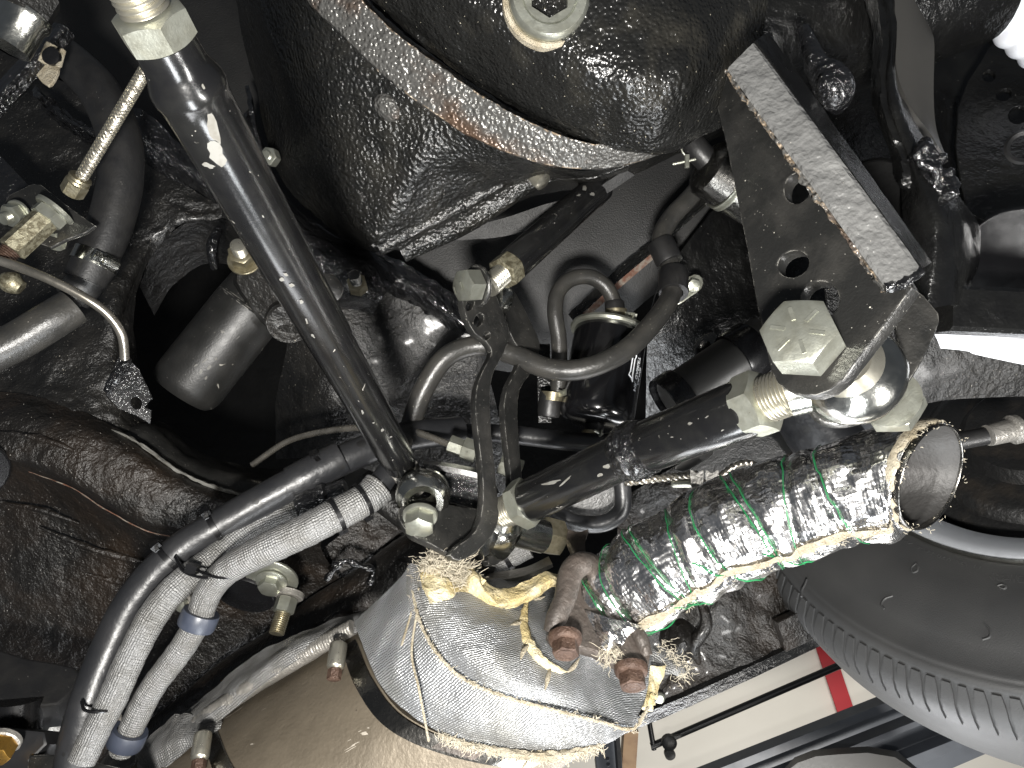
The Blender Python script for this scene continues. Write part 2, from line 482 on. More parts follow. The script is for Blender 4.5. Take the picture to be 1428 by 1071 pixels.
def loft(b, rings, nu=4, nv=6, caps=True, amp=0., sc=40.):
    g = []
    for r in rings:
        ww = [w(p) for p in r]; n = len(ww); o = []
        for i in range(n):
            p0, p1, p2, p3 = ww[i - 1], ww[i], ww[(i + 1) % n], ww[(i + 2) % n]
            for k in range(nu):
                t = k / nu
                o.append((p1 * 2 + (p2 - p0) * t + (p0 * 2 - p1 * 5 + p2 * 4 - p3) * t * t + (p1 * 3 - p0 - p2 * 3 + p3) * t ** 3) * .5)
        g.append(o)
    m = len(g[0]); cols = [cr([r[i] for r in g], nv) for i in range(m)]
    n = len(cols[0]); v = [cols[i][j] for j in range(n) for i in range(m)]
    if amp: v = [p + D(0, 0, -1) * (amp * mnoise.fractal(p * sc, 1, 2, 4)) for p in v]
    f = [(j * m + i, j * m + (i + 1) % m, (j + 1) * m + (i + 1) % m, (j + 1) * m + i) for j in range(n - 1) for i in range(m)]
    if caps: f += [tuple(range(m))[::-1], tuple((n - 1) * m + i for i in range(m))]
    b.add(v, f, None)
def box(b, c, ax, ay, az):
    "centre and three half-axis vectors"
    c = w(c); v = []
    for i in (-1, 1):
        for j in (-1, 1):
            for k in (-1, 1): v.append(c + ax * i + ay * j + az * k)
    b.add(v, [(0, 1, 3, 2), (4, 6, 7, 5), (0, 4, 5, 1), (2, 3, 7, 6), (0, 2, 6, 4), (1, 5, 7, 3)])
def bar(b, p, q, wd, th, ref=None, bev=.0008):
    "rectangular bar from p to q with bevelled long edges"
    p = w(p); q = w(q); a, x, y = basis(q - p, ref)
    pr = []
    hw, ht = wd / 2, th / 2
    for sx, sy in ((1, 1), (-1, 1), (-1, -1), (1, -1)):
        e = [(sx * hw, sy * (ht - bev)), (sx * (hw - bev), sy * ht)]
        pr += e if sx * sy > 0 else e[::-1]
    v = [p + x * s + y * t for s, t in pr] + [q + x * s + y * t for s, t in pr]
    n = len(pr)
    b.add(v, [(i, (i + 1) % n, n + (i + 1) % n, n + i) for i in range(n)] + [tuple(range(n))[::-1], tuple(range(n, 2 * n))])
def blob(b, c, r, amp=.3, sc=60, n=10, flat=None):
    c = w(c); v = []; f = []
    for i in range(n + 1):
        for j in range(2 * n):
            th = math.pi * i / n; ph = math.pi * j / n
            d = Vector((math.sin(th) * math.cos(ph), math.sin(th) * math.sin(ph), math.cos(th)))
            k = r * (1 + amp * mnoise.noise((c + d * r) * sc))
            p = d * k
            if flat: p = p - flat * (p.dot(flat) * .6)
            v.append(c + p)
    for i in range(n):
        for j in range(2 * n):
            k = (j + 1) % (2 * n); m = 2 * n
            f.append((i * m + j, i * m + k, (i + 1) * m + k, (i + 1) * m + j))
    b.add(v, f)
def pathat(path, frac):
    i = min(int(frac * (len(path) - 1)), len(path) - 2); return path[i], (path[i + 1] - path[i]).normalized()
def nearest(path, x, y):
    best = None
    for i, p in enumerate(path):
        q = CAM.inverted() @ p; px = CX + q.x / -q.z * F; py = CY - q.y / -q.z * F
        d = (px - x) ** 2 + (py - y) ** 2
        if best is None or d < best[0]: best = (d, i)
    i = min(max(best[1], 1), len(path) - 2)
    return path[i], (path[i + 1] - path[i - 1]).normalized()
# ================================================================== setting: garage behind, body shell above
def q(b, pts, nu=1, nv=1):
    sheet(b, [[pts[0], pts[1]], [pts[3], pts[2]]], nu, nv)
wb = B(); q(wb, [(-2600, -300, 3.0), (3600, -300, 3.0), (3600, 2600, 3.0), (-2600, 2600, 3.0)])
structure('garage_wall', wb, 'wallp')
b = B(); bar(b, (1138, 868, 2.96), (1184, 1006, 2.96), .070, .012, D(1, -.42, 0))
single('wall_stripe', b, 'red', 'red stripe painted down the cream wall beside the tyre', 'wall stripe')
# black rail on the wall with its clamp
t = thing('wall_rail', 'thin black rail slanting across the cream wall, clamp at its end', 'rail', (908, 1041, 2.6))
b = B(); tube(b, [(908, 1041, 2.6), (1240, 898, 2.6)], .013, 12, 2, straight=True); part(t, 'rod', b, 'blk')
b = B(); tube(b, [(905, 1005, 2.6), (912, 1045, 2.6)], .010, 10, 2, straight=True); part(t, 'hanger', b, 'blk')
b = B(); lathe(b, (932, 1033, 2.57), D(0, 0, -1), [(.028, 0), (.028, .02), (.02, .026), (0, .026)], 20); lathe(b, (933, 1049, 2.57), D(0, 0, -1), [(.020, 0), (.020, .02), (0, .024)], 20)
bar(b, (928, 1030, 2.56), (949, 1026, 2.56), .012, .012); part(t, 'clamp', b, 'drum')
# blue-grey channel beam
t = thing('steel_beam', 'blue grey channel beam running low across the garage wall', 'beam', (1200, 1020, 2.4))
b = B(); plate(b, [(930, 1100), (1260, 968), (1460, 1000), (1460, 1015), (1240, 1110)], [(930, 1100, 2.42), (1260, 968, 2.42), (1240, 1110, 2.42)], .03, (), .003); part(t, 'web', b, 'beam')
for k, (dx, dy, wd) in enumerate(((0, 0, .03), (34, 26, .02), (70, 62, .035))):
    b = B(); bar(b, (930 + dx, 1100 + dy, 2.37), (1262 + dx, 969 + dy, 2.37), wd, .05, D(.3, 1, 0)); part(t, 'flange', b, 'beam')
b = B(); loft(b, [[(1090, 1110, 2.2), (1108, 1056, 2.2), (1168, 1043, 2.2), (1252, 1048, 2.2), (1290, 1110, 2.2)], [(1085, 1110, 2.12), (1112, 1064, 2.12), (1170, 1052, 2.12), (1248, 1056, 2.12), (1296, 1110, 2.12)]], 2, 2)
single('equipment_case', b, 'cannister_grey', 'dark grey case at the bottom edge below the beam', 'case', smooth=30)
t = thing('lift_post', 'dark steel post with bolt holes below the heat blanket', 'post', (846, 1050, 2.0))
b = B(); plate(b, [(826, 1012), (862, 1005), (872, 1110), (836, 1110)], [(826, 1012, 2.0), (862, 1005, 2.0), (836, 1110, 2.0)], .06, [circ(847, 1058, 2.2, n=10), circ(848, 1066, 2.2, n=10)], .003); part(t, 'face', b, 'beam')
b = B(); bar(b, (858, 1000, 1.96), (866, 1110, 1.96), .012, .05); part(t, 'lip', b, 'blk')
b = B(); bar(b, (879, 1015, 2.2), (872, 1120, 2.2), .045, .04); single('timber_post', b, 'wood', 'brown timber post standing behind the dark steel post', 'post')

# black sheet with the hollow's shade in its colour, open where the garage shows
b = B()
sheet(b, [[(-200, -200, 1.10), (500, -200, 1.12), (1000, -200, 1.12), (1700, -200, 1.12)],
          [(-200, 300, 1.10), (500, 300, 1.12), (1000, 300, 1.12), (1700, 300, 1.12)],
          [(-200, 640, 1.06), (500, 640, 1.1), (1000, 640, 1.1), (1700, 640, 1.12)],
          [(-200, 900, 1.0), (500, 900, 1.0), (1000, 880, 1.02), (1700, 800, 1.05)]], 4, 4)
structure('cavity_shade_sheet', b, 'deep_shade')

# grey floor pan: upper left and middle
b = B()
sheet(b, [[(40, -70, .80), (250, -70, .80), (520, -70, .80)], [(60, 60, .79), (260, 80, .79), (520, 120, .79)], [(170, 200, .78), (300, 230, .78), (520, 240, .78)], [(230, 270, .77), (330, 310, .77), (520, 320, .77)]], 8, 8, .0008, 30)
structure('floor_pan', b, 'floor')
b = B()
sheet(b, [[(480, 200, .80), (760, 200, .80), (1080, 120, .80)], [(520, 330, .79), (760, 340, .79), (1060, 300, .79)], [(560, 440, .80), (740, 470, .81), (900, 420, .81)], [(600, 500, .84), (720, 520, .84), (800, 520, .84)]], 8, 8, .0008, 30)
structure('floor_pan', b, 'floor')
# smooth black panel right of the fuel filter
b = B()
sheet(b, [[(992, 296, .745), (1030, 280, .75), (1100, 270, .75)], [(930, 380, .745), (1000, 380, .75), (1100, 380, .75)], [(905, 455, .75), (980, 480, .755), (1100, 500, .76)], [(900, 600, .80), (960, 600, .80), (1100, 620, .80)]], 8, 8, thick=.004)
structure('floor_panel_side', b, 'black')
# rusty lip where two floor panels meet
b = B(); sheet(b, [[(792, 438, .775), (850, 384, .772), (905, 338, .77), (975, 275, .77)], [(800, 448, .760), (858, 394, .757), (915, 346, .755), (985, 282, .755)]], 10, 4, .0012, 90, thick=.003)
o = structure('floor_lip', b, 'cast')
b = B(); sheet(b, [[(800, 449, .757), (858, 396, .754), (914, 349, .752)], [(805, 456, .757), (864, 402, .754), (920, 354, .752)]], 10, 3, .001, 120, thick=.002); part(o, 'rusty_edge', b, 'rustpaint')

# left chassis side, left of the dark opening
b = B()
sheet(b, [[(-60, 40, .74), (40, 90, .74), (150, 150, .73), (235, 240, .72), (330, 300, .72)],
          [(-60, 160, .72), (40, 190, .72), (130, 230, .72), (215, 290, .71), (300, 306, .72)],
          [(-60, 300, .70), (40, 320, .70), (120, 330, .70), (190, 345, .70), (238, 322, .72)],
          [(-60, 420, .67), (40, 430, .67), (110, 420, .67), (160, 420, .67), (188, 425, .70)],
          [(-60, 520, .64), (30, 528, .64), (100, 540, .64), (160, 555, .65), (205, 570, .69)],
          [(-60, 548, .63), (30, 556, .63), (100, 575, .63), (160, 600, .64), (230, 600, .68)]], 14, 14, .004, 30, .0, .0012, 140)
structure('chassis_side', b, 'dusty')
# shiny wet ledge of the frame, in two lengths
b = B()
sheet(b, [[(50, 118, .665), (85, 150, .665), (135, 178, .665), (190, 150, .67), (240, 190, .68), (300, 232, .69), (360, 262, .70)],
          [(60, 136, .655), (90, 166, .655), (135, 188, .655), (185, 190, .66), (235, 222, .67), (295, 258, .68), (360, 300, .69)],
          [(58, 150, .68), (92, 182, .68), (135, 205, .68), (185, 218, .68), (230, 245, .69), (290, 276, .70), (360, 320, .71)]], 12, 8, .003, 60, .006, .0015, 220)
structure('frame_ledge', b, 'glossund')
# ledge at the right of the opening, below the differential
b = B()
sheet(b, [[(505, 335, .70), (560, 365, .70), (612, 395, .70), (660, 430, .71)],
          [(500, 372, .69), (555, 398, .69), (607, 424, .69), (650, 460, .70)],
          [(510, 395, .72), (555, 415, .72), (600, 440, .72), (640, 470, .73)]], 14, 8, .003, 60, .006, .0015, 200)
structure('frame_ledge', b, 'glossund')
# arch plate behind the damper, inside the opening
b = B()
sheet(b, [[(195, 400, .79), (215, 350, .77), (250, 316, .76), (295, 303, .76), (340, 320, .76), (400, 360, .76)],
          [(215, 440, .86), (240, 400, .84), (280, 370, .84), (320, 370, .84), (360, 390, .84), (400, 420, .84)]], 10, 8, .0015, 40)
structure('opening_arch', b, 'dusty')
# inner tower wall to the right of the damper
b = B()
sheet(b, [[(395, 420, .74), (450, 400, .73), (520, 385, .74), (600, 430, .74), (660, 470, .75)],
          [(400, 480, .74), (460, 480, .73), (530, 470, .74), (600, 500, .75), (680, 520, .76)],
          [(385, 560, .80), (450, 560, .74), (530, 560, .75), (600, 570, .77), (700, 600, .78)],
          [(385, 640, .88), (455, 640, .78), (530, 660, .78), (600, 680, .79), (720, 700, .80)]], 12, 10, .002, 26, 0, .0008, 120)
structure('tower_wall', b, 'dusty')
# black rounded lip under the opening
b = B()
sheet(b, [[(165, 590, .690), (225, 588, .70), (270, 625, .70), (330, 648, .70), (400, 655, .70), (480, 650, .71)],
          [(150, 592, .655), (215, 600, .66), (265, 640, .66), (330, 662, .66), (400, 668, .665), (480, 665, .67)],
          [(130, 590, .640), (200, 622, .64), (260, 660, .64), (330, 684, .645), (400, 686, .65), (480, 690, .66)]], 12, 8, .0015, 40)
structure('opening_lip', b, 'plate')

# undercoated floor, lower left: upper shelf, crease, lower field
b = B()
sheet(b, [[(-60, 540, .632), (40, 552, .632), (110, 572, .632), (180, 606, .632), (255, 656, .634), (330, 684, .637), (400, 684, .642), (470, 690, .65)],
          [(-60, 580, .606), (40, 588, .606), (110, 606, .606), (180, 638, .608), (250, 682, .612), (330, 706, .620), (400, 706, .63), (470, 720, .64)],
          [(-60, 628, .598), (40, 640, .598), (100, 664, .598), (150, 694, .602), (220, 728, .608), (300, 734, .62), (370, 730, .635), (450, 750, .645)],
          [(-60, 640, .612), (40, 653, .612), (100, 677, .612), (147, 707, .616), (217, 740, .622), (300, 746, .634), (370, 750, .65), (450, 770, .66)],
          [(-60, 672, .652), (40, 688, .652), (95, 712, .654), (150, 744, .656), (220, 778, .660), (300, 790, .665), (380, 790, .67), (470, 800, .68)],
          [(-60, 780, .665), (40, 800, .665), (100, 820, .668), (160, 840, .67), (230, 860, .675), (300, 870, .68), (390, 850, .69), (500, 850, .70)],
          [(-60, 915, .680), (40, 930, .680), (105, 950, .68), (160, 960, .685), (220, 980, .69), (300, 960, .70), (400, 900, .705), (520, 880, .71)]], 14, 14, .0013, 16, 0, .0008, 95)
structure('undercoated_floor', b, 'under')
b = B()
sheet(b, [[(95, 945, .685), (180, 930, .69), (300, 880, .70), (420, 790, .70), (540, 700, .70), (640, 690, .71)],
          [(120, 1000, .70), (200, 990, .70), (320, 930, .71), (440, 840, .71), (560, 760, .71), (680, 740, .72)],
          [(120, 1100, .71), (220, 1100, .71), (350, 1010, .73), (480, 900, .73), (600, 810, .73), (720, 780, .74)]], 14, 12, .003, 28, 0, .0014, 110)
structure('undercoated_floor', b, 'under')
fl = bpy.data.objects['undercoated_floor']
b = B(); tube(b, [(120, 590, .630), (180, 610, .626), (255, 660, .628), (330, 688, .632), (400, 688, .638), (470, 694, .645)], [.0012, .0016, .0018, .0020, .0018, .0010], 8, 24, fn=lambda s, a: max(.1, .8 + .9 * mnoise.noise(Vector((s * 120, a, 3))))); part(fl, 'worn_edge', b, 'chip')
b = B(); tube(b, [(40, 658, .604), (100, 680, .606), (147, 710, .610), (217, 744, .617), (300, 750, .630), (360, 742, .64)], [.0005, .0007, .0008, .0008, .0006, .0003], 8, 24, fn=lambda s, a: max(.05, .5 + .9 * mnoise.noise(Vector((s * 90, a, 8))))); part(fl, 'rusty_seam', b, 'rustpaint')
for pts in ([(55, 735, .652), (120, 762, .655), (180, 780, .66), (215, 784, .664)], [(-20, 600, .598), (60, 612, .600), (130, 640, .602)], [(0, 700, .645), (60, 712, .646), (110, 730, .65)], [(120, 800, .664), (170, 812, .668), (205, 812, .67)]):
    b = B(); tube(b, pts, [.0006] + [.0030] * (len(pts) - 2) + [.0006], 12, 14, fn=lambda s, a: 1 + .5 * mnoise.noise(Vector((s * 80, math.cos(a), 3)))); part(fl, 'undercoat_ridge', b, 'under')
# rounded frame channel running up to the centre, between hoses and muffler
b = B()
tube(b, [(150, 1110, .66), (300, 985, .665), (430, 890, .67), (560, 800, .68), (690, 720, .69)], .030, 24, 10, fn=lambda s, a: 1 + .05 * math.sin(s * 60 + a))
single('frame_channel', b, 'under', 'rounded black frame channel between the wrapped hoses and the muffler', 'frame rail')
# lower right sill behind pipe and blanket
b = B()
sheet(b, [[(860, 700, .80), (960, 640, .80), (1060, 600, .82), (1250, 560, .9)],
          [(860, 830, .79), (960, 790, .79), (1060, 760, .80), (1250, 700, .86)],
          [(840, 960, .78), (950, 900, .78), (1060, 850, .79), (1220, 780, .84)],
          [(800, 1036, .76), (930, 982, .76), (1050, 928, .77), (1200, 858, .82)]], 14, 12, .008, 18, 0, .003, 80)
o = structure('undercoated_sill', b, 'under')
b = B()
sheet(b, [[(796, 1036, .755), (930, 982, .755), (1050, 928, .765), (1200, 858, .815)], [(800, 1052, .765), (935, 997, .765), (1055, 943, .775), (1205, 872, .825)]], 8, 3, .0006, 60, .006)
part(o, 'lower_flange', b, 'black')
b = B(); lathe(b, (919, 972, .752), D(0, 0, -1), [(.006, 0), (.006, .003), (.004, .005), (0, .005)], 14); part(o, 'rivet', b, 'zinc')
# thick undercoat drips behind the wrapped pipe
b = B(); tube(b, [(975, 835, .775), (985, 870, .765), (968, 900, .765), (975, 925, .775)], [.004, .007, .007, .003], 12, 6); blob(b, (950, 890, .78), .022, .4, 50); part(o, 'undercoat_drip', b, 'under')
b = B(); bar(b, (1085, 880, .775), (1150, 850, .785), .025, .012); bar(b, (1090, 900, .78), (1150, 872, .79), .012, .012); part(o, 'flange_joint', b, 'under')

# ================================================================== tyre and wheel
def CV(X, Y, Z): return CAM @ Vector((X, -Y, -Z))
TC = CV(.5497, .0291, .7429)
TN = D(-.587, -.640, -.496)   # to the camera
t = thing('tyre', 'grey black car tyre with fine shoulder grooves at right', 'tyre', TC)
b = B()
prof = [(.168, -.035), (.176, -.010), (.184, .000), (.188, .0025), (.194, .003), (.215, .008), (.245, .010), (.272, .006), (.292, .001), (.2945, .0016), (.297, .0006), (.2995, -.0006), (.3015, -.0002), (.304, -.0022), (.3065, -.0035)]
lathe(b, TC, TN, prof + [(.3075, -.0062), (.3155, -.0132), (.322, -.020), (.3265, -.032), (.3285, -.048), (.3290, -.075), (.327, -.12), (.320, -.15), (.28, -.17), (.18, -.17)], 160)
b.f = [f for f in b.f if len(f) == 4]; b.uv = [None] * len(b.f)
part(t, 'carcass', b, 'tyre', 50)
# shoulder blocks: each one its own piece
a_, ex, ey = basis(TN)
def TP(r, h, an): return TC + TN * h + ex * (math.cos(an) * r) + ey * (math.sin(an) * r)
inv = CAM.inverted()
def pix(p):
    c = inv @ p; return CX + c.x / -c.z * F, CY - c.y / -c.z * F
nb = 150
meshes = {}
prs = [(.3078, -.0062), (.3155, -.0130), (.322, -.0197), (.3265, -.0315), (.3285, -.047)]
for k in range(nb):
    an = 2 * math.pi * k / nb
    x, y = pix(TP(.32, -.02, an))
    if not (1020 < x < 1460 and 700 < y < 1090): continue
    fr_ = .40 if k % 4 != 3 else .33
    b = B(); v = []
    for i, (r, h) in enumerate(prs):
        cut = 1 if i else .72
        for e in (-1, 1):
            da = e * fr_ * cut * 2 * math.pi / nb
            slant = (r - .3078) * .5
            v.append(TP(r + .0002, h + .0002, an + da + slant)); v.append(TP(r + .0017, h + .0012, an + da * .94 + slant))
    f = []
    for i in range(len(prs) - 1):
        a0 = i * 4; z = a0 + 4
        f += [(a0 + 1, a0 + 3, z + 3, z + 1), (a0, a0 + 1, z + 1, z), (a0 + 2, z + 2, z + 3, a0 + 3)]
    f += [(0, 2, 3, 1), (len(v) - 4, len(v) - 3, len(v) - 1, len(v) - 2)]
    b.add(v, f); part(t, 'tread_block', b, 'tyre', 30)
# raised squiggles and lettering on the sidewall
def sidewall(b, pts, r):
    o = []
    for x, y in pts:
        rr = Vector(((x - CX) / F, -(y - CY) / F, -1)); n = inv.to_3x3() @ TN; c = inv @ (TC + TN * .0085)
        o.append(CAM @ (rr * (n.dot(c) / n.dot(rr))))
    tube(b, o, r, 8, 4)
for pts in ([(1245, 831), (1234, 835), (1229, 843), (1233, 849)], [(1372, 868), (1380, 878), (1380, 888), (1370, 892)], [(1277, 786), (1271, 792), (1273, 798), (1279, 796), (1280, 790), (1277, 785)], [(1391, 817), (1398, 815), (1403, 818), (1400, 821), (1394, 819)], [(1125, 808), (1122, 816), (1118, 824), (1118, 832)]):
    b = B(); sidewall(b, pts, .0011); part(t, 'rubber_squiggle', b, 'tyre')
def text_mesh(s, size, thick=.0006):
    cu = bpy.data.curves.new('tmp', 'FONT'); cu.body = s; cu.size = size; cu.extrude = thick; cu.align_x = 'CENTER'
    ob = bpy.data.objects.new('tmp', cu); col.objects.link(ob); bpy.context.view_layer.update()
    me = bpy.data.meshes.new_from_object(ob.evaluated_get(bpy.context.evaluated_depsgraph_get()))
    r = ([q.co.copy() for q in me.vertices], [tuple(p.vertices) for p in me.polygons])
    bpy.data.objects.remove(ob); bpy.data.meshes.remove(me); bpy.data.curves.remove(cu); return r
def angle_at(x, y):
    rr = Vector(((x - CX) / F, -(y - CY) / F, -1)); n = inv.to_3x3() @ TN; c = inv @ TC
    p = CAM @ (rr * (n.dot(c) / n.dot(rr))) - TC
    return math.atan2(p.dot(ey), p.dot(ex)), p.length
def arc_text(s, x, y, size, step, name):
    a, r = angle_at(x, y)
    b = B()
    for i, ch in enumerate(s):
        if ch == ' ': continue
        an = a + (len(s) / 2 - i) * step
        v, f = text_mesh(ch, size, .0005)
        c = TP(r, 0, an)
        out = (c - TC).normalized(); tan = TN.cross(out)
        h = .0034 + (r - .194) * .235 if r < .215 else .0084 + (r - .215) * .07
        b.add([c + TN * (h + q.z) + tan * (-q.x) - out * (-q.y) for q in v], f)
    part(t, name, b, 'tyre', 30)
arc_text('MAX LOAD 690 KG 11', 1312, 776, .0090, -.0235, 'lettering')
arc_text('RADIAL', 1416, 812, .0100, -.027, 'lettering')
arc_text('TRACTION', 1412, 805, .0060, -.018, 'lettering')
wl = thing('wheel', 'silver painted wheel rim seen inside the tyre', 'wheel', TC + TN * -.01)
b = B()
ringlathe(b, TC, TN, [(.183, .000), (.181, .006), (.177, .0075), (.171, .0065), (.160, .000), (.151, -.008), (.149, -.03), (.149, -.05), (.152, -.09), (.156, -.16), (.162, -.16), (.168, -.03)], seg=140)
part(wl, 'rim', b, 'rim')
b = B(); ringlathe(b, TC, TN, [(.1845, .0005), (.1845, .003), (.1822, .0062), (.1810, .004)], seg=140); part(wl, 'rim_edge', b, 'chrome')
dr = thing('brake_backing_plate', 'dark round brake backing plate inside the wheel', 'brake', TC + TN * -.02)
b = B(); lathe(b, TC + TN * -.055, TN, [(.132, -.03), (.132, 0), (.128, .006), (.124, .008), (.112, .008), (.105, .016), (.095, .018), (.07, .018), (.06, .03), (.0, .03)], 90); part(dr, 'plate', b, 'drum')
b = B(); ringlathe(b, TC + TN * -.05, TN, [(.132, 0), (.136, .006), (.140, 0), (.136, -.006)], seg=90); part(dr, 'edge_seal', b, 'rubber')
# fitting and hose into the backing plate
b = B(); lathe(b, (1418, 598, .585), D(-1, .22, -.05), [(.0125, 0), (.0125, .004), (.0095, .006), (.0090, .026), (0, .026)], 24)
st = thing('brake_fitting', 'grey sleeve fitting with flange at the right edge beside the wheel', 'fitting', (1418, 598, .585)); part(st, 'sleeve', b, 'galv')
b = B(); tube(b, [(1375, 608, .585), (1330, 618, .59), (1280, 640, .60)], .0075, 16, 6); part(st, 'hose', b, 'rubber')
def ext(rows):
    return [[(r[0][0] - 90, r[0][1] - 170, r[0][2])] + list(r) for r in rows]
# ================================================================== differential
t = thing('differential_housing', 'black cast iron differential with thick flange and bulging cover at top centre', 'differential', (640, 100, .5))
cols = [((395, -60), (370, -60, .54), (345, -60, .57), (310, -60, .68)), ((428, 0), (405, 20, .54), (375, 40, .575), (335, 40, .68)), ((478, 50), (440, 90, .538), (408, 125, .575), (358, 130, .68)),
        ((532, 102), (490, 160, .540), (446, 215, .578), (385, 235, .68)), ((590, 148), (545, 220, .545), (490, 296, .585), (440, 300, .68)), ((620, 168), (570, 258, .55), (520, 343, .592), (516, 350, .68)),
        ((648, 186), (612, 246, .555), (575, 320, .595), (580, 335, .68)), ((704, 211), (682, 244, .56), (660, 278, .60), (670, 300, .68)), ((772, 232), (762, 242, .565), (752, 254, .60), (765, 268, .68)),
        ((850, 234), (850, 238, .57), (850, 242, .60), (860, 252, .68)), ((998, 160), (998, 165, .57), (998, 170, .60), (1000, 190, .68))]
b = B()
sheet(b, ext([[q_[3] for q_ in cols], [q_[2] for q_ in cols], [(q_[2][0] + 3, q_[2][1] - 3, q_[2][2] - .004) for q_ in cols], [q_[1] for q_ in cols], [(*q_[0], .512) for q_ in cols]]), 10, 10, .0018, 26, 0, .0008, 260, linear_v=True)
part(t, 'housing', b, 'cast', 60)
C1 = [(395, -60), (428, 0), (478, 50), (532, 102), (590, 148), (648, 186), (704, 211), (772, 232), (850, 234), (922, 213), (998, 160)]
C2 = [(468, -60), (505, 0), (548, 42), (598, 82), (650, 118), (700, 150), (748, 174), (800, 194), (855, 204), (930, 196), (1000, 138)]
b = B()
sheet(b, ext([[(x, y, .515) for x, y in C1], [(x, y, .487) for x, y in C1], [(x + 1, y - 1, .484) for x, y in C1], [(x - 3, y + 3, .468) for x, y in C2], [(x, y, .467) for x, y in C2], [(x + 5, y - 5, .50) for x, y in C2]]), 12, 8, .0010, 60, 0, .0007, 300, linear_v=True)
part(t, 'flange', b, 'castrust', 60)
b = B()
sheet(b, ext([[(480, -60, .488), (518, -2, .488), (560, 38, .488), (612, 80, .488), (664, 116, .488), (712, 146, .488), (762, 174, .488), (815, 196, .488), (872, 212, .488), (940, 212, .488), (1050, 150, .53)],
          [(488, -60, .470), (526, -6, .470), (570, 34, .470), (620, 74, .470), (672, 110, .470), (720, 140, .468), (770, 168, .466), (822, 190, .464), (878, 206, .462), (942, 200, .465), (1055, 138, .51)],
          [(520, -60, .452), (556, -14, .450), (600, 22, .448), (650, 56, .446), (700, 86, .444), (748, 114, .440), (796, 140, .436), (846, 160, .434), (896, 172, .434), (950, 164, .44), (1060, 110, .49)],
          [(590, -60, .425), (616, -30, .422), (652, -4, .42), (696, 22, .418), (740, 48, .416), (784, 74, .414), (828, 96, .412), (874, 112, .412), (920, 118, .414), (964, 104, .42), (1065, 66, .47)],
          [(690, -60, .412), (706, -50, .410), (730, -36, .409), (760, -18, .408), (790, 2, .407), (822, 22, .407), (856, 40, .407), (890, 52, .408), (928, 54, .412), (970, 40, .42), (1070, 10, .46)],
          [(770, -80, .412), (790, -80, .41), (810, -74, .41), (832, -64, .41), (852, -52, .41), (874, -40, .41), (898, -30, .41), (922, -26, .412), (950, -28, .418), (990, -34, .43), (1080, -40, .46)], [(800, -260, .43), (830, -250, .43), (860, -240, .43), (890, -230, .43), (915, -222, .43), (940, -215, .43), (965, -208, .43), (990, -204, .43), (1020, -204, .44), (1060, -206, .45), (1110, -210, .47)]]), 10, 12, .002, 30, 0, .0006, 280)
part(t, 'cover', b, 'cover', 60)
ax = D(.05, .12, -1)
b = B(); ringlathe(b, (765, 2, .411), ax, [(.0275, -.004), (.0275, .003), (.0255, .0045), (.0240, .003), (.0240, -.004)], seg=48); part(t, 'sealant_ring', b, 'fibre')
pl = B(); ringlathe(pl, (765, 1, .409), ax, [(.0235, -.004), (.0235, .006), (.0215, .0085), (.0165, .0085), (.0150, .0070), (.0150, -.01), (.02, -.01)], seg=48)
plug = part(t, 'drain_plug', pl, 'zinc')
b = B(); lathe(b, (765, 1, .409), ax, [(.0152, .0068), (.0105, .0066), (.0100, -.008)], 48, hexa={1, 2}); b.f = [f_ for f_ in b.f if len(f_) == 4]; b.uv = [None] * len(b.f); part(plug, 'hex_socket', b, 'zinc')
b = B(); lathe(b, (765, 1, .409), ax, [(.0118, -.007), (.004, -.0062), (0, -.006)], 30); part(plug, 'socket_floor', b, 'rustpaint')
# ribs under the housing
for x0, y0, x1, y1, r in ((528, 344, 722, 238, .008), (560, 352, 742, 250, .009)):
    b = B(); tube(b, [(x0, y0, .60), ((x0 + x1) / 2, (y0 + y1) / 2 + 6, .60), (x1, y1, .59)], [r, r * 1.2, r], 16, 10); part(t, 'rib', b, 'cast')
b = B(); blob(b, (540, 150, .53), .012, .5, 60); part(t, 'boss', b, 'castrust')
b = B(); lathe(b, (741, 240, .585), D(.55, .55, -.3), [(.008, k * .0021 + e) if e == 0 else (.0062, k * .0021 + e) for k in range(8) for e in (0, .001)] + [(0, .017)], 20); part(t, 'thread_stub', b, 'stud')
b = B(); sheet(b, [[(640, 318, .635), (700, 305, .635), (760, 285, .635), (822, 268, .635), (872, 236, .63)], [(610, 336, .640), (700, 330, .64), (770, 308, .64), (830, 280, .64), (885, 244, .635)]], 10, 4, .001, 80, thick=.003); part(t, 'torn_shield', b, 'floor')

# axle tube disappearing to the right behind the bracket
b = B(); tube(b, [(960, 60, .60), (1060, 40, .59), (1200, 0, .58), (1350, -60, .57)], [.085, .075, .07, .07], 40, 8)
o = single('axle_tube', b, 'black', 'thick black axle tube running from the differential to the upper right', 'axle')
b = B(); tube(b, [(1120, 40, .45), (1140, 90, .44), (1158, 112, .435), (1166, 130, .435), (1168, 150, .45)], [.004, .008, .012, .011, .005], 20, 8, fn=lambda s, a: 1 + .12 * mnoise.noise(Vector((s * 70, math.cos(a), math.sin(a))))); part(o, 'weld_bead', b, 'glossund')

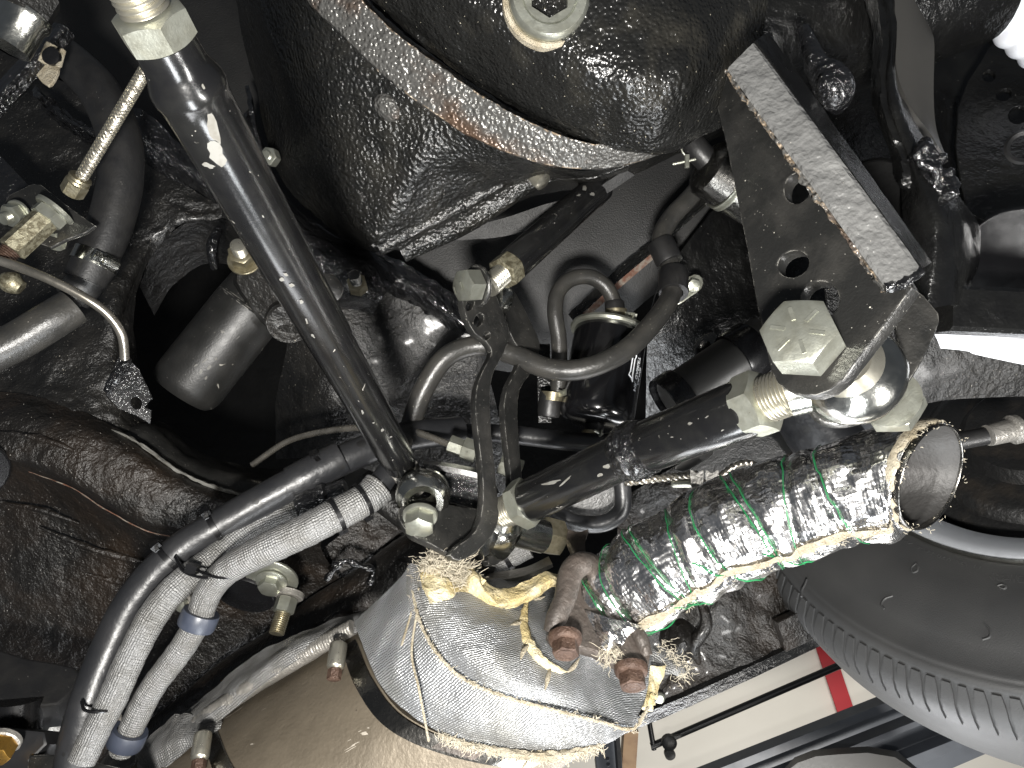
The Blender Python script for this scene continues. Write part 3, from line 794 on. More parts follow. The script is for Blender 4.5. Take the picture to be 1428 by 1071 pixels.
# saddle bracket round the left of the housing
t = thing('saddle_bracket', 'glossy black curved saddle bracket left of the differential, three nuts on it', 'bracket', (450, 330, .66))
b = B()
sheet(b, [[(340, 120, .70), (362, 205, .69), (398, 272, .685), (450, 318, .68), (520, 352, .68), (560, 380, .70)],
          [(345, 160, .665), (362, 225, .66), (392, 290, .655), (440, 338, .65), (505, 374, .65), (545, 400, .67)],
          [(320, 190, .66), (335, 260, .655), (372, 325, .65), (420, 372, .645), (480, 404, .645), (530, 420, .66)],
          [(290, 230, .69), (310, 290, .68), (350, 350, .67), (400, 395, .665), (450, 420, .665), (520, 440, .68)]], 12, 10, .0025, 30, .004)
part(t, 'saddle', b, 'glossund', 60)
def stud_nut(parent, x, y, d, axis, af, h, mnut, mst, sl=.006, sr=.3, rot=.3, washer=None, name='nut'):
    n = B(); hexnut(n, (x, y, d), axis, af, h, rot)
    nu = part(parent, name, n, mnut)
    s = B(); thread(s, w((x, y, d)) + axis * (h * .9), axis, af * sr, sl + h * .1, .0012); part(nu if parent.parent is None else parent, 'stud', s, mst)
    if washer:
        ww = B(); lathe(ww, w((x, y, d)) - axis * .002, axis, [(washer, 0), (washer, .0015), (washer * .97, .002), (0, .002)], 36); part(nu, 'washer', ww, mnut)
    return nu
stud_nut(t, 381, 221, .640, D(-.25, .05, -1), .0150, .009, 'zinc', 'zinc', .003)
stud_nut(t, 500, 402, .632, D(.05, -.35, -.9), .0160, .012, 'yzinc', 'plate', .012, .33)
stud_nut(t, 340, 362, .620, D(.15, -.30, -.9), .0200, .014, 'yzinc', 'stud', .012, .33, washer=.0145)
b = B(); lathe(b, (455, 402, .645), D(.1, -.1, -1), [(.016, 0), (.016, .003), (.013, .005), (0, .005)], 30); part(t, 'round_pad', b, 'plate')
b = B(); lathe(b, (402, 450, .640), D(.15, .45, -.88), [(.021, -.02), (.021, 0), (.0195, .002), (.017, .0005), (.012, .0015), (.009, 0), (0, .0005)], 32); part(t, 'bush_end', b, 'dusty')
# weld bead pieces on the arch
b = B(); tube(b, [(305, 318, .70), (296, 345, .69), (300, 375, .70)], [.004, .006, .004], 12, 6); part(t, 'weld_bead', b, 'glossund')

# chipped paint flakes of bare metal, following the tube surface
def chip(parent, o, axis, r, s, ang, ln, wd, seed, m='chip'):
    a, x, y = basis(axis, D(0, 0, -1)); rnd = random.Random(seed); n = 14; v = []
    off = rnd.random() * 9
    for i in range(n):
        tt = 2 * math.pi * i / n; k = .72 + .5 * mnoise.noise(Vector((math.cos(tt) * 1.4 + off, math.sin(tt) * 1.4, seed)))
        ds = math.cos(tt) * ln / 2 * k; da = math.sin(tt) * wd / 2 * k / r + ds * .25 / r * math.sin(seed)
        v.append(w(o) + a * (s + ds) + (x * math.cos(ang + da) + y * math.sin(ang + da)) * (r + .00025))
    v.append(w(o) + a * s + (x * math.cos(ang) + y * math.sin(ang)) * (r + .00025))
    b = B(); b.add(v, [(i, (i + 1) % n, n) for i in range(n)]); part(parent, 'paint_chip', b, m)
def chip_at(parent, o, axis, r, x, y, ln, wd, seed, m='chip'):
    # find s, angle on the tube under pixel
    ww = w(o); a, ex_, ey_ = basis(axis, D(0, 0, -1)); best = None
    for i in range(200):
        s = i / 199 * .5
        for j in range(-14, 15):
            an = j * .1
            p = ww + a * s + (ex_ * math.cos(an) + ey_ * math.sin(an)) * r
            u, v_ = pix(p); dd = (u - x) ** 2 + (v_ - y) ** 2
            if best is None or dd < best[0]: best = (dd, s, an)
    chip(parent, o, axis, r, best[1], best[2], ln, wd, seed, m)
# damper sleeve hanging in the dark opening
t = thing('damper_sleeve', 'dusty black cylinder with scuffs inside the dark opening', 'cylinder', (340, 480, .66))
b = B()
lathe(b, (375, 395, .695), D(-.58, .80, -.12), [(.031, -.01), (.032, .0), (.033, .002), (.0345, .035), (.0345, .125), (.0325, .133), (.028, .138), (0, .138)], 48)
M['sleevep'] = mat('dusty_satin_sleeve', (.0095, .0095, .009), .42, 0, (.017, .0165, .0155), 40, .4, .7, [('noise', 600, .0002)], [(DUST, 420, .12, .16)], ((.24, .23, .20), 110, .66, (1, 1, 1)))
slv = part(t, 'sleeve', b, 'sleevep')
for i, (x, y, ln, wd) in enumerate(((285, 505, .008, .002), (292, 512, .007, .003), (280, 520, .006, .004), (300, 500, .004, .002), (288, 528, .005, .003), (330, 470, .006, .001), (275, 510, .004, .002))): chip_at(slv, (375, 395, .695), D(-.58, .80, -.12), .0347, x, y, ln, wd, i + 90.)
b = B(); loft(b, [[(330, 392, .64), (360, 370, .62), (420, 385, .62), (455, 425, .63), (430, 462, .64), (380, 455, .64)], [(322, 400, .68), (352, 376, .67), (420, 390, .66), (462, 430, .67), (436, 470, .68), (376, 462, .68)]], 4, 4); part(t, 'clamp_ear', b, 'dusty')
b = B(); ringlathe(b, (352, 428, .69), D(-.58, .80, -.12), [(.0342, 0), (.0356, .002), (.0342, .004), (.033, .002)], seg=48); part(t, 'groove_ring', b, 'plate')

# ================================================================== long link rod (upper left to centre)
t = thing('link_rod', 'long satin black link rod with chipped paint from top left to centre', 'link rod', (572, 668, .50))
b = B()
p0, p2 = P(240, 80, .252), P(560, 650, .530)
ax = (p2 - p0).normalized(); Lr = (p2 - p0).length
lathe(b, p0, ax, [(0, -.006), (.0112, -.006), (.0115, -.002), (.0116, .002), (.0124, .005), (.0140, .009), (.0145, .012), (.0143, .014), (.0137, .016), (.0135, .020), (.0129, Lr - .018), (.0127, Lr - .016), (.0120, Lr - .012), (.0118, Lr - .004), (.0107, Lr), (0, Lr)], 56)
rod = part(t, 'tube', b, 'tube')
for i, (x, y, ln, wd) in enumerate(((296, 178, .026, .0060), (303, 214, .018, .0105), (292, 234, .007, .008), (280, 120, .005, .0015), (392, 388, .006, .004), (405, 395, .005, .004), (397, 384, .004, .003), (418, 420, .006, .003), (428, 450, .010, .002), (435, 468, .006, .003),
                                    (366, 303, .003, .001), (505, 575, .008, .003), (535, 600, .005, .004), (545, 610, .004, .003), (500, 560, .004, .001), (548, 640, .004, .002), (520, 590, .003, .003))):
    chip_at(rod, p0, ax, .0134, x, y, ln * .75, wd * .75, i * 1.7 + 1)
b = B(); hexnut(b, p0 - ax * .0170, ax, .0230, .0110, .35); part(t, 'jam_nut', b, 'zinc')
b = B(); thread(b, p0 - ax * .018, -ax, .0088, .05, .0022); part(t, 'threaded_shank', b, 'stud')
b = B(); hexnut(b, P(560, 650, .530), ax, .0215, .010, .2); part(t, 'lower_nut', b, 'galv')
# lower rod end
b = B()
eyeax = D(.10, .45, -.88)
ringlathe(b, (590, 690, .512), eyeax, [(.0100, -.010), (.0100, .010), (.0150, .010), (.0195, .006), (.0205, 0), (.0195, -.006), (.0150, -.010)], seg=48)
lathe(b, (568, 664, .528), (P(588, 688, .514) - P(568, 664, .528)).normalized(), [(.0095, 0), (.0095, .004), (.013, .012), (0, .016)], 24)
part(t, 'rod_end_eye', b, 'chrome')

# ================================================================== centre bracket: two S-shaped plates and the clevis channel
t = thing('centre_bracket', 'black bracket of two S-curved plates with a row of holes at centre', 'bracket', (690, 560, .53))
pl1 = [(650, 400, .555), (705, 470, .572), (680, 700, .505)]
b = B()
plate(b, rounded([(652, 376), (668, 371), (680, 384), (694, 416), (708, 452), (710, 470), (702, 494), (690, 516), (684, 540), (684, 580), (688, 630), (694, 690), (696, 722), (686, 748), (662, 772), (640, 782), (628, 774), (640, 760), (664, 740), (674, 700), (672, 650), (666, 600), (663, 560), (668, 530), (680, 505), (686, 490), (678, 476), (662, 464), (650, 440), (644, 408)], 2), pl1, .0065,
      [circ(668, 446, 6, 10, 14, 25), circ(679, 468, 5, 6, 12, 25), circ(656, 424, 5, 10, 14, 25)], .0009)
part(t, 'front_plate', b, 'plate')
pl2 = [(705, 410, .612), (752, 475, .632), (725, 680, .560)]
b = B()
plate(b, rounded([(704, 404), (714, 402), (728, 424), (742, 452), (753, 478), (750, 498), (738, 524), (725, 544), (722, 580), (726, 640), (730, 700), (722, 760), (706, 775), (690, 790), (680, 782), (700, 758), (712, 710), (712, 660), (706, 610), (703, 565), (710, 535), (722, 512), (727, 492), (716, 474), (707, 450), (702, 425)], 2), pl2, .0065, (), .0009)
part(t, 'rear_plate', b, 'plate')
# clevis channel with two arms
b = B()
plate(b, rounded([(556, 722), (560, 704), (584, 696), (640, 706), (690, 716), (684, 740), (655, 764), (628, 772), (600, 758), (572, 745)], 2), [(560, 710, .500), (690, 716, .520), (620, 765, .485)], .006, (), .0009)
part(t, 'clevis_arm', b, 'plate')
b = B()
plate(b, rounded([(572, 662), (588, 650), (630, 656), (676, 666), (688, 680), (686, 712), (640, 704), (590, 690)], 2), [(580, 660, .552), (680, 668, .556), (640, 705, .550)], .006, (), .0009)
part(t, 'clevis_back', b, 'glossund')
b = B(); sheet(b, [[(590, 648, .555), (635, 654, .556), (676, 665, .556), (690, 690, .555)], [(588, 653, .530), (634, 660, .530), (674, 671, .530), (687, 692, .528)]], 8, 4, thick=.004); part(t, 'clevis_top', b, 'dusty')
# upper bolt
ba = D(-.72, .10, -.66)
bb = B(); hexnut(bb, w((662, 398, .553)) - ba * .001, ba, .0235, .0140, .5, both=False); hd = part(t, 'upper_bolt_head', bb, 'zinc')
for s in (-.006, 0, .006):
    m_ = B(); box(m_, w((662, 398, .553)) + ba * .0141 + D(.2, -1, .2) * s * .9 + D(.5, .2, -.5) * s, D(.25, .9, -.2) * .0032, D(.6, -.1, -.7) * .0006, ba * .0004); part(hd, 'head_mark', m_, 'zinc')
b = B(); lathe(b, w((664, 399, .556)), ba, [(.017, -.002), (.017, 0), (.016, .001), (0, .001)], 30); part(t, 'washer', b, 'plate')
# lower bolt through the clevis
ba2 = D(.04, .62, -.78)
bb = B(); lathe(bb, w((586, 719, .492)), ba2, [(.0125, -.001), (.0125, .0015), (.0118, .0025), (0, .0025)], 32); hexnut(bb, w((586, 719, .492)) + ba2 * .002, ba2, .0188, .0105, .0, both=False); part(t, 'clevis_bolt', bb, 'zinc')

# ================================================================== lower right link (centre to right bracket)
t = thing('adjustable_link', 'black welded adjustable link between centre bracket and right bracket', 'link rod', (880, 640, .46))
A0, A1 = P(728, 703, .512), P(878, 632, .462)
B0, B1 = P(888, 628, .458), P(1046, 566, .395)
ax1 = (A1 - A0).normalized(); ax2 = (B1 - B0).normalized()
b = B(); L1 = (A1 - A0).length; lathe(b, A0, ax1, [(0, .004), (.0150, .004), (.0158, .006), (.0158, L1 + .006), (0, L1 + .006)], 48); tb1 = part(t, 'inner_tube', b, 'tube')
b = B(); L2 = (B1 - B0).length; lathe(b, B0, ax2, [(0, -.012), (.0166, -.012), (.0172, -.010), (.0172, L2 - .002), (.0165, L2), (0, L2)], 48); tb2 = part(t, 'outer_tube', b, 'tube')
wb_ = B(); tube(wb_, [P(866, 637, .466), P(884, 629, .459), P(904, 621, .450)], [.0172, .0200, .0178], 40, 8, fn=lambda s, a: 1 + .05 * mnoise.noise(Vector((a * 2.2, s * 220, 3))) + .03 * math.sin(s * 800 + 2 * a)); part(t, 'weld_bead', wb_, 'glossund')
for i, (x, y, ln, wd) in enumerate(((770, 672, .020, .003), (790, 668, .014, .002), (845, 650, .007, .004), (838, 660, .006, .003), (860, 640, .005, .003))): chip_at(tb1, A0, ax1, .0158, x, y, ln, wd, i * 2.3 + 40)
for i, (x, y, ln, wd) in enumerate(((960, 590, .005, .002), (985, 580, .004, .001), (940, 610, .003, .001), (1005, 600, .003, .001))): chip_at(tb2, B0, ax2, .0172, x, y, ln, wd, i * 2.3 + 60)
b = B(); hexnut(b, B1 - ax2 * .004, ax2, .0330, .0150, .30, bore=.0); jn = part(t, 'jam_nut', b, 'zinc')
b = B(); thread(b, B1 + ax2 * .008, ax2, .0135, .042, .0023, 36); part(t, 'threaded_shank', b, 'stud')
b = B(); hexnut(b, A0 + ax1 * .007, -ax1, .0330, .0110, .1); part(t, 'inner_jam_nut', b, 'zinc')
b = B(); thread(b, A0, -ax1, .0125, .022, .0022, 36); part(t, 'inner_shank', b, 'stud')
# right rod end: wide polished eye on the big bolt axis
bx = D(.56, .34, .755)
E0 = P(1186, 522, .362)
b = B(); ringlathe(b, E0, bx, [(.010, -.017), (.017, -.0175), (.0235, -.0115), (.0262, -.006), (.0270, .0), (.0262, .006), (.0235, .0115), (.017, .0175), (.010, .017)], seg=64)
lathe(b, P(1112, 543, .372), (E0 - P(1112, 543, .372)).normalized(), [(.0135, -.006), (.0138, .006), (.017, .016), (.02, .03), (0, .03)], 32); part(t, 'rod_end_eye', b, 'chrome')
b = B(); ringlathe(b, E0, bx, [(.009, -.022), (.0135, -.022), (.0185, -.0165), (.018, -.012), (.009, -.012)], seg=48); part(t, 'eye_race', b, 'stud')
# inner rod end eye and spacer
b = B(); ia = D(.84, .30, .46)
ringlathe(b, (690, 742, .535), ia, [(.008, -.0115), (.015, -.0115), (.021, -.008), (.0232, 0), (.021, .008), (.015, .0115), (.008, .0115)], seg=56)
lathe(b, P(712, 712, .522), (P(690, 742, .535) - P(712, 712, .522)).normalized(), [(.0125, -.004), (.0125, .004), (.0165, .012), (0, .02)], 28); part(t, 'inner_rod_end_eye', b, 'chrome')
b = B(); lathe(b, (716, 738, .540), ia, [(.0135, 0), (.0135, .028), (0, .028)], 32); part(t, 'spacer', b, 'chrome')
b = B(); hexnut(b, (752, 744, .556), ia, .0270, .0190, .35); part(t, 'spacer_nut', b, 'yzinc')

# ================================================================== right bracket
t = thing('axle_bracket', 'heavy black bracket with drilled plate and box strut at right', 'bracket', (1130, 420, .34))
pf = [(1125, 510, .328), (1235, 450, .305), (1015, 120, .425)]
b = B()
plate(b, [(1015, 100), (1000, 150), (1012, 200), (1020, 240), (1028, 280), (1036, 320), (1042, 350), (1055, 425), (1066, 475), (1074, 515)] + [(1084, 534), (1100, 546), (1118, 551), (1138, 551), (1158, 544), (1176, 530), (1192, 508)] + [(1235, 452), (1272, 400), (1250, 360), (1150, 215), (1066, 96)], pf, .0085,
      [circ(1112, 262, 18, 22, 18, 20), circ(1106, 368, 22, 18, 20, -20), circ(1143, 418, 27, 26, 20, -20)], .0010)
part(t, 'front_plate', b, 'plate')
pr_ = [(1245, 470, .378), (1310, 446, .372), (1200, 580, .372)]
b = B()
plate(b, rounded([(1258, 404), (1276, 402), (1302, 428), (1310, 448), (1290, 495), (1262, 540), (1238, 568), (1210, 584), (1180, 592), (1150, 590), (1128, 572), (1150, 555), (1205, 545), (1238, 515), (1252, 478), (1246, 440)], 2), pr_, .0085, (), .0010)
part(t, 'rear_plate', b, 'plate')
# box strut: closed bar with its own faces
b = B()
fA = [(1014, 96, .372), (1052, 58, .372), (1286, 374, .300), (1236, 402, .303)]
fv = [P(*p) for p in fA]; away = D(.42, -.05, .90) * .026
rows = []
n_ = 40
v = []; f = []
for i in range(n_ + 1):
    tt = i / n_
    l = fv[0].lerp(fv[3], tt); r_ = fv[1].lerp(fv[2], tt); u = (r_ - l).normalized(); fn_ = (-away).normalized()
    e = .0016
    def wob(k): return fn_ * (.0006 * mnoise.noise(l * 60 + Vector((k, 0, 0))))
    ring = [l + away, l + u * .0 + away * .06, l + u * e + wob(1)] + [l.lerp(r_, k / 8) + wob(k) for k in range(1, 8)] + [r_ - u * e + wob(9), r_ + away * .06, r_ + away]
    v += ring
m_ = len(ring)
for i in range(n_):
    for j in range(m_):
        k = (j + 1) % m_
        f.append((i * m_ + j, i * m_ + k, (i + 1) * m_ + k, (i + 1) * m_ + j))
f += [tuple(range(m_))[::-1], tuple(n_ * m_ + j for j in range(m_))]
b.add(v, f)
M['strut'] = mat('glossy_black_lit_face', (.17, .17, .167), .24, .40, (.23, .23, .225), 50, .45, .7, [('noise', 60, .0026, 3), ('noise', 240, .0011), ('noise', 700, .0003)], [((.4, .38, .34), 300, .07, .08)], None, coat=.4)  # grey base puts the black face's highlight into the colour
part(t, 'box_strut', b, 'strut', 35)
# weld along strut's left edge and chipped edge paint
b = B(); tube(b, [P(1012, 98, .376).lerp(P(1234, 404, .308), k / 10) for k in range(11)], [.0009 + .0012 * abs(math.sin(k * 2.3)) for k in range(11)], 10, 16, fn=lambda s, a: max(.05, .75 + 1.1 * mnoise.noise(Vector((s * 160, a, 1))) + .5 * mnoise.noise(Vector((s * 500, a, 4))))); part(t, 'weld_bead', b, 'castrust')
b = B(); tube(b, [P(1234, 402, .304), P(1258, 396, .302), P(1284, 378, .302)], .0022, 10, 8, fn=lambda s, a: 1 + .4 * mnoise.noise(Vector((s * 500, a, 1)))); part(t, 'weld_bead', b, 'glossund')
b = B(); sheet(b, [[(1053, 57, .3725), (1170, 216, .337), (1287, 374, .3005)], [(1072, 44, .40), (1186, 205, .37), (1300, 366, .335)]], 10, 3, .0004, 80, .004); part(t, 'strut_side', b, 'black')  # black strip, the strut's shaded side put into its colour
# big bolt with six radial head marks
hb = w((1125, 482, .3265))
b = B(); hexnut(b, hb + -bx * .0005, -bx, .0300, .0180, .45, both=False); bolt = part(t, 'grade_bolt', b, 'zinc')
a_, u_, v_ = basis(-bx)
for k in range(6):
    an = k * math.pi / 3 + .35
    dr_ = u_ * math.cos(an) + v_ * math.sin(an); pe = a_.cross(dr_)
    m_ = B(); box(m_, hb + a_ * .0182 + dr_ * .0088, dr_ * .0034, pe * .0009, a_ * .0007); part(bolt, 'head_mark', m_, 'zinc')
b = B(); hexnut(b, P(1240, 556, .388), bx, .0300, .0150, .45); lathe(b, P(1240, 556, .386), bx, [(.0165, -.002), (.0165, .002), (0, .002)], 36); part(t, 'nut', b, 'zinc')
b = B(); lathe(b, hb, bx, [(.0095, 0), (.0095, .075), (0, .075)], 24); part(t, 'bolt_shank', b, 'stud')
# curved swan-neck arm to the right of the strut
t = thing('swan_arm', 'curved black spring arm with rough weld lump right of the strut', 'arm', (1320, 330, .45))
b = B()
sheet(b, [[(1180, -60, .52), (1225, 30, .50), (1222, 130, .48), (1250, 220, .46), (1262, 330, .44), (1270, 440, .43)],
          [(1215, -60, .49), (1240, 30, .47), (1238, 130, .455), (1270, 215, .44), (1310, 310, .42), (1300, 430, .42)],
          [(1240, -60, .50), (1248, 30, .48), (1250, 120, .465), (1300, 225, .455), (1345, 320, .44), (1335, 425, .43)],
          [(1242, -60, .57), (1250, 30, .56), (1252, 110, .55), (1312, 240, .52), (1366, 322, .49), (1345, 432, .48)]], 12, 10, .002, 40, .004)
part(t, 'arm', b, 'black', 60)
b = B()
for k in range(7): blob(b, (1288 + k * 5 + random.uniform(-4, 4), 212 + k * 9, .432), .0075, .7, 150, 12)
part(t, 'weld_lump', b, 'glossund')
b = B()
for k, (x, y) in enumerate(((1300, 232), (1306, 240), (1294, 222), (1312, 250))): blob(b, (x, y, .4285), .0020, .6, 400, 6)
part(t, 'bare_spatter', b, 'castrust')
b = B()
sheet(b, [[(1238, -40, .500), (1268, -10, .500), (1298, 40, .505)], [(1250, 30, .495), (1276, 55, .495), (1303, 62, .50)], [(1250, 95, .490), (1276, 115, .490), (1302, 130, .495)], [(1268, 145, .485), (1288, 165, .485), (1306, 180, .49)], [(1300, 190, .48), (1312, 210, .48), (1322, 225, .485)]], 8, 8, thick=.004)
single('guide_plate', b, 'cannister_grey', 'smooth grey twisted plate at the upper right beside the curved arm', 'plate')
b = B(); lathe(b, (1218, 275, .47), D(-.5, .1, -.8), [(.026, 0), (.024, .003), (.022, -.01), (.0, -.012)], 36); part(t, 'arm_hole', b, 'deep_shade')

# far right dark frame with holes, horizontal bar, bowl, white cloth, pale ribbed duct
t = thing('rear_frame', 'dark rear frame plate with three round holes at right edge', 'frame', (1390, 200, .62))
b = B()
plate(b, rounded([(1368, 85), (1385, 60), (1410, 54), (1760, 150), (1760, 360), (1400, 320), (1340, 260), (1335, 150)], 2), [(1368, 85, .66), (1760, 150, .56), (1400, 320, .60)], .006, [circ(1379, 106, 9, 8, 14), circ(1400, 132, 11, 8, 14, -20), circ(1420, 160, 14, 12, 14, -20)], .001); part(t, 'frame_plate', b, 'black')
b = B(); ringlathe(b, (1428, 205, .60), D(-.4, .1, -1), [(.010, 0), (.013, .002), (.015, 0), (.013, -.002)], seg=30); part(t, 'grommet', b, 'rubber')
b = B(); bar(b, (1306, 432, .46), (1760, 453, .486), .030, .030, D(0, -1, 0), .003)
single('cross_bar', b, 'black', 'black square cross bar running right from the bracket', 'bar')
b = B(); lathe(b, (1400, 345, .52), D(-.25, .45, -.85), [(0, .0), (.014, .002), (.026, .008), (.034, .018), (.0355, .020), (.0345, .0215), (.033, .019)], 40); single('metal_bowl', b, 'canister', 'shallow dark metal bowl at the right edge above the cross bar', 'bowl')
b = B()
sheet(b, [[(1300, 450, .53), (1345, 452, .53), (1390, 462, .53), (1700, 500, .53)], [(1306, 470, .525), (1345, 466, .525), (1390, 476, .525), (1700, 515, .525)], [(1312, 486, .53), (1350, 490, .528), (1395, 502, .53), (1700, 560, .53)]], 10, 8, .0015, 60, .0008)
single('white_cloth', b, 'cloth', 'scrap of white plastic sheet hanging below the cross bar', 'sheet')
b = B(); tube(b, [(1362, -45, .60), (1408, 12, .60), (1470, 66, .60), (1560, 130, .60)], .022, 32, 60, fn=lambda s, a: 1 + .10 * abs(math.sin(s * 230)))
single('ribbed_duct', b, 'cloth', 'pale grey ribbed duct in the top right corner', 'duct')

b = B()
sheet(b, [[(1150, 380, .56), (1260, 400, .56), (1360, 420, .56), (1700, 440, .56)], [(1160, 480, .57), (1260, 490, .57), (1360, 500, .57), (1700, 515, .57)], [(1180, 590, .60), (1260, 575, .59), (1345, 556, .585), (1700, 548, .585)]], 8, 8, .0008, 30, .003)
single('tyre_shade_sheet', b, 'dusty', 'black sheet added for the shade above the brake backing plate', 'shade sheet')  # added dark sheet, stands for the shade over the tyre top
b = B()
sheet(b, [[(1050, -80, .72), (1250, -80, .72), (1800, -80, .72)], [(1060, 200, .70), (1250, 200, .70), (1800, 220, .72)], [(1060, 460, .68), (1250, 440, .68), (1800, 430, .68)]], 8, 8, .004, 20)
structure('rear_cavity_wall', b, 'black')
# ================================================================== short upper link
t = thing('short_link', 'short black link rod from the centre bracket up to the floor', 'link rod', (700, 385, .585))
p0 = P(712, 372, .578); p1 = P(838, 258, .655); ax = (p1 - p0).normalized(); L0 = (p1 - p0).length
b = B(); lathe(b, p0, ax, [(0, .002), (.0135, .002), (.0142, .004), (.0142, L0 - .02), (.0150, L0 - .018), (.0150, L0 - .004), (0, L0)], 40); tb = part(t, 'tube', b, 'tube')
for i, (x, y, ln, wd) in enumerate(((815, 262, .010, .006), (826, 270, .008, .005), (806, 272, .006, .003))): chip_at(tb, p0, ax, .0150, x, y, ln, wd, i * 2.1 + 80)
b = B(); hexnut(b, p0 - ax * .012, ax, .0255, .0140, .35); part(t, 'jam_nut', b, 'brasspit')
b = B(); thread(b, p0 - ax * .010, -ax, .0095, .022, .0022); part(t, 'threaded_shank', b, 'stud')
b = B(); ringlathe(b, (690, 412, .600), D(-.72, .10, -.66), [(.008, -.009), (.012, -.009), (.017, -.006), (.018, 0), (.017, .006), (.012, .009), (.008, .009)], seg=40); part(t, 'rod_end_eye', b, 'chrome')

# ================================================================== fuel lines
b = B(); fpath, _, _ = tube(b, [(560, 640, .62), (572, 596, .615), (590, 545, .61), (622, 498, .61), (668, 482, .615), (715, 494, .61), (765, 514, .60), (815, 514, .595), (870, 490, .60), (915, 445, .62), (938, 405, .65), (935, 370, .665), (922, 335, .675), (935, 305, .685), (960, 278, .69), (985, 250, .69)], .0092, 24, 10)
t = thing('fuel_hose', 'grey black fuel hose looping behind the centre bracket up to the pump', 'hose', (938, 405, .65)); part(t, 'hose', b, 'fuel')
for x, y, r, h in ((920, 355, .0125, .024), (925, 395, .0135, .026)):
    p, ax = nearest(fpath, x, y)
    b = B(); ringlathe(b, p - ax * h / 2, ax, [(.009, 0), (r, 0), (r + .0006, .002), (r + .0006, h - .002), (r, h), (.009, h)], seg=30); part(t, 'rubber_sleeve', b, 'rubber')
b = B(); plate(b, rounded([(935, 420), (950, 395), (968, 382), (980, 388), (978, 402), (962, 414), (945, 425)], 2), [(935, 420, .700), (968, 382, .700), (978, 402, .695)], .002); part(t, 'clip', b, 'zinc')
b = B(); hexnut(b, (966, 398, .694), D(0, .2, -1), .012, .006, .3); part(t, 'clip_screw', b, 'zinc')
b = B(); lpath, _, _ = tube(b, [(777, 575, .66), (779, 540, .655), (780, 500, .65), (779, 470, .65), (774, 435, .65), (778, 408, .655), (795, 390, .66), (822, 386, .665), (845, 400, .668), (857, 425, .668), (858, 445, .668)], .0075, 20, 10)
t = thing('filter_inlet_hose', 'shiny grey hose arched over into the top of the filter', 'hose', (777, 590, .66)); part(t, 'hose', b, 'fuel')
def spring_clamp(parent, c, ax, r, out):
    "pinch clamp: band round the hose with two ears and a cross pin"
    c = w(c); b = B(); ringlathe(b, c - ax * .004, ax, [(r, 0), (r + .0010, 0), (r + .0010, .008), (r, .008)], seg=28); band = part(parent, 'spring_clamp', b, 'yzinc')
    b = B(); side = ax.cross(out).normalized()
    for s in (-1, 1): bar(b, c + out * r + side * s * .0028, c + out * (r + .010) + side * s * .0045, .006, .0011, ax, .0002)
    tube(b, [c + out * (r + .006) - side * .012 + ax * .002, c + out * (r + .006) + side * .010 - ax * .001], .0013, 8, 2, straight=True)
    part(band, 'clamp_ear', b, 'zinc')
spring_clamp(t, (859, 437, .667), D(0, 1, -.05), .0095, D(.9, .2, -.4))
b = B(); lathe(b, (857, 425, .668), D(.03, 1, -.05), [(.0082, -.004), (.0095, -.002), (.0095, .022), (.009, .024), (0, .024)], 24); part(t, 'hose_end', b, 'rubber')
b = B(); lathe(b, (768, 553, .655), D(-.12, 1, -.05), [(.0100, -.004), (.0108, 0), (.0108, .016), (.0100, .019), (.005, .020), (0, .020)], 26); part(t, 'lower_hose_end', b, 'rubber')
spring_clamp(t, (771, 553, .655), D(-.12, 1, -.05), .0109, D(.7, -.2, -.7))
# fuel filter canister
t = thing('fuel_filter', 'glossy black fuel filter canister with white print and bright rim', 'filter', (835, 590, .65))
fa = D(-.20, .93, -.30); f0 = P(852, 462, .675)
b = B(); lathe(b, f0, fa, [(.022, -.010), (.030, -.006), (.0345, .000), (.0352, .003), (.0352, .082), (.0345, .088), (.031, .094), (.024, .097), (.0, .097)], 56); part(t, 'canister', b, 'canister')
b = B(); ringlathe(b, f0 + fa * .001, fa, [(.0352, -.0028), (.0388, -.0026), (.0398, 0), (.0388, .0026), (.0352, .0028)], seg=60); part(t, 'rim', b, 'zinc')
b = B(); lathe(b, f0 + fa * .095, fa, [(.009, 0), (.009, .010), (.0095, .011), (.0095, .020), (0, .020)], 24); ot = part(t, 'outlet', b, 'rubber')
spring_clamp(t, f0 + fa * .108, fa, .0098, D(.5, -.2, -.85))
# print wrapped on the canister
a_, ux, uy = basis(fa, D(0, 0, -1))
def on_can(an, s, r=.03545): return f0 + fa * s + (ux * math.cos(an) + uy * math.sin(an)) * r
sgn = 1 if pix(on_can(.5, .04))[0] > pix(on_can(0, .04))[0] else -1
def can_text(s, an0, s0, size, name):
    v, f = text_mesh(s, size, .0001)
    b = B(); b.add([on_can(sgn * (an0 + q.y / .0352), s0 - q.x, .03545 + q.z) for q in v], f); part(t, name, b, 'white', 20)
can_text('MR. GASKET', .83, .046, .0062, 'print')
can_text('FUEL FILTER', 1.02, .046, .0032, 'print')
def can_poly(pts, name):
    b = B()
    for (x0, y0), (x1, y1) in zip(pts, pts[1:] + pts[:1]):
        tube(b, [on_can(sgn * (x0 + (x1 - x0) * k / 6), y0 + (y1 - y0) * k / 6, .03535) for k in range(7)], .00055, 6, 1)
    part(t, name, b, 'white')
can_poly([(.56, .028), (.66, .026), (.74, .031), (.70, .034), (.70, .050), (.74, .056), (.68, .053), (.56, .051), (.60, .047), (.60, .032)], 'emblem')
# mounting strap of the filter and dark bracket left of it
b = B(); bar(b, (757, 480, .69), (760, 590, .68), .014, .004, D(1, 0, 0)); part(t, 'mounting_strap', b, 'black')
# clear grey hose across, below the filter
b = B(); tube(b, [(560, 612, .66), (640, 603, .655), (720, 607, .65), (790, 615, .64), (850, 618, .63)], .0088, 22, 10)
single('cross_hose', b, 'rubberg', 'dark grey hose running level below the fuel filter', 'hose')
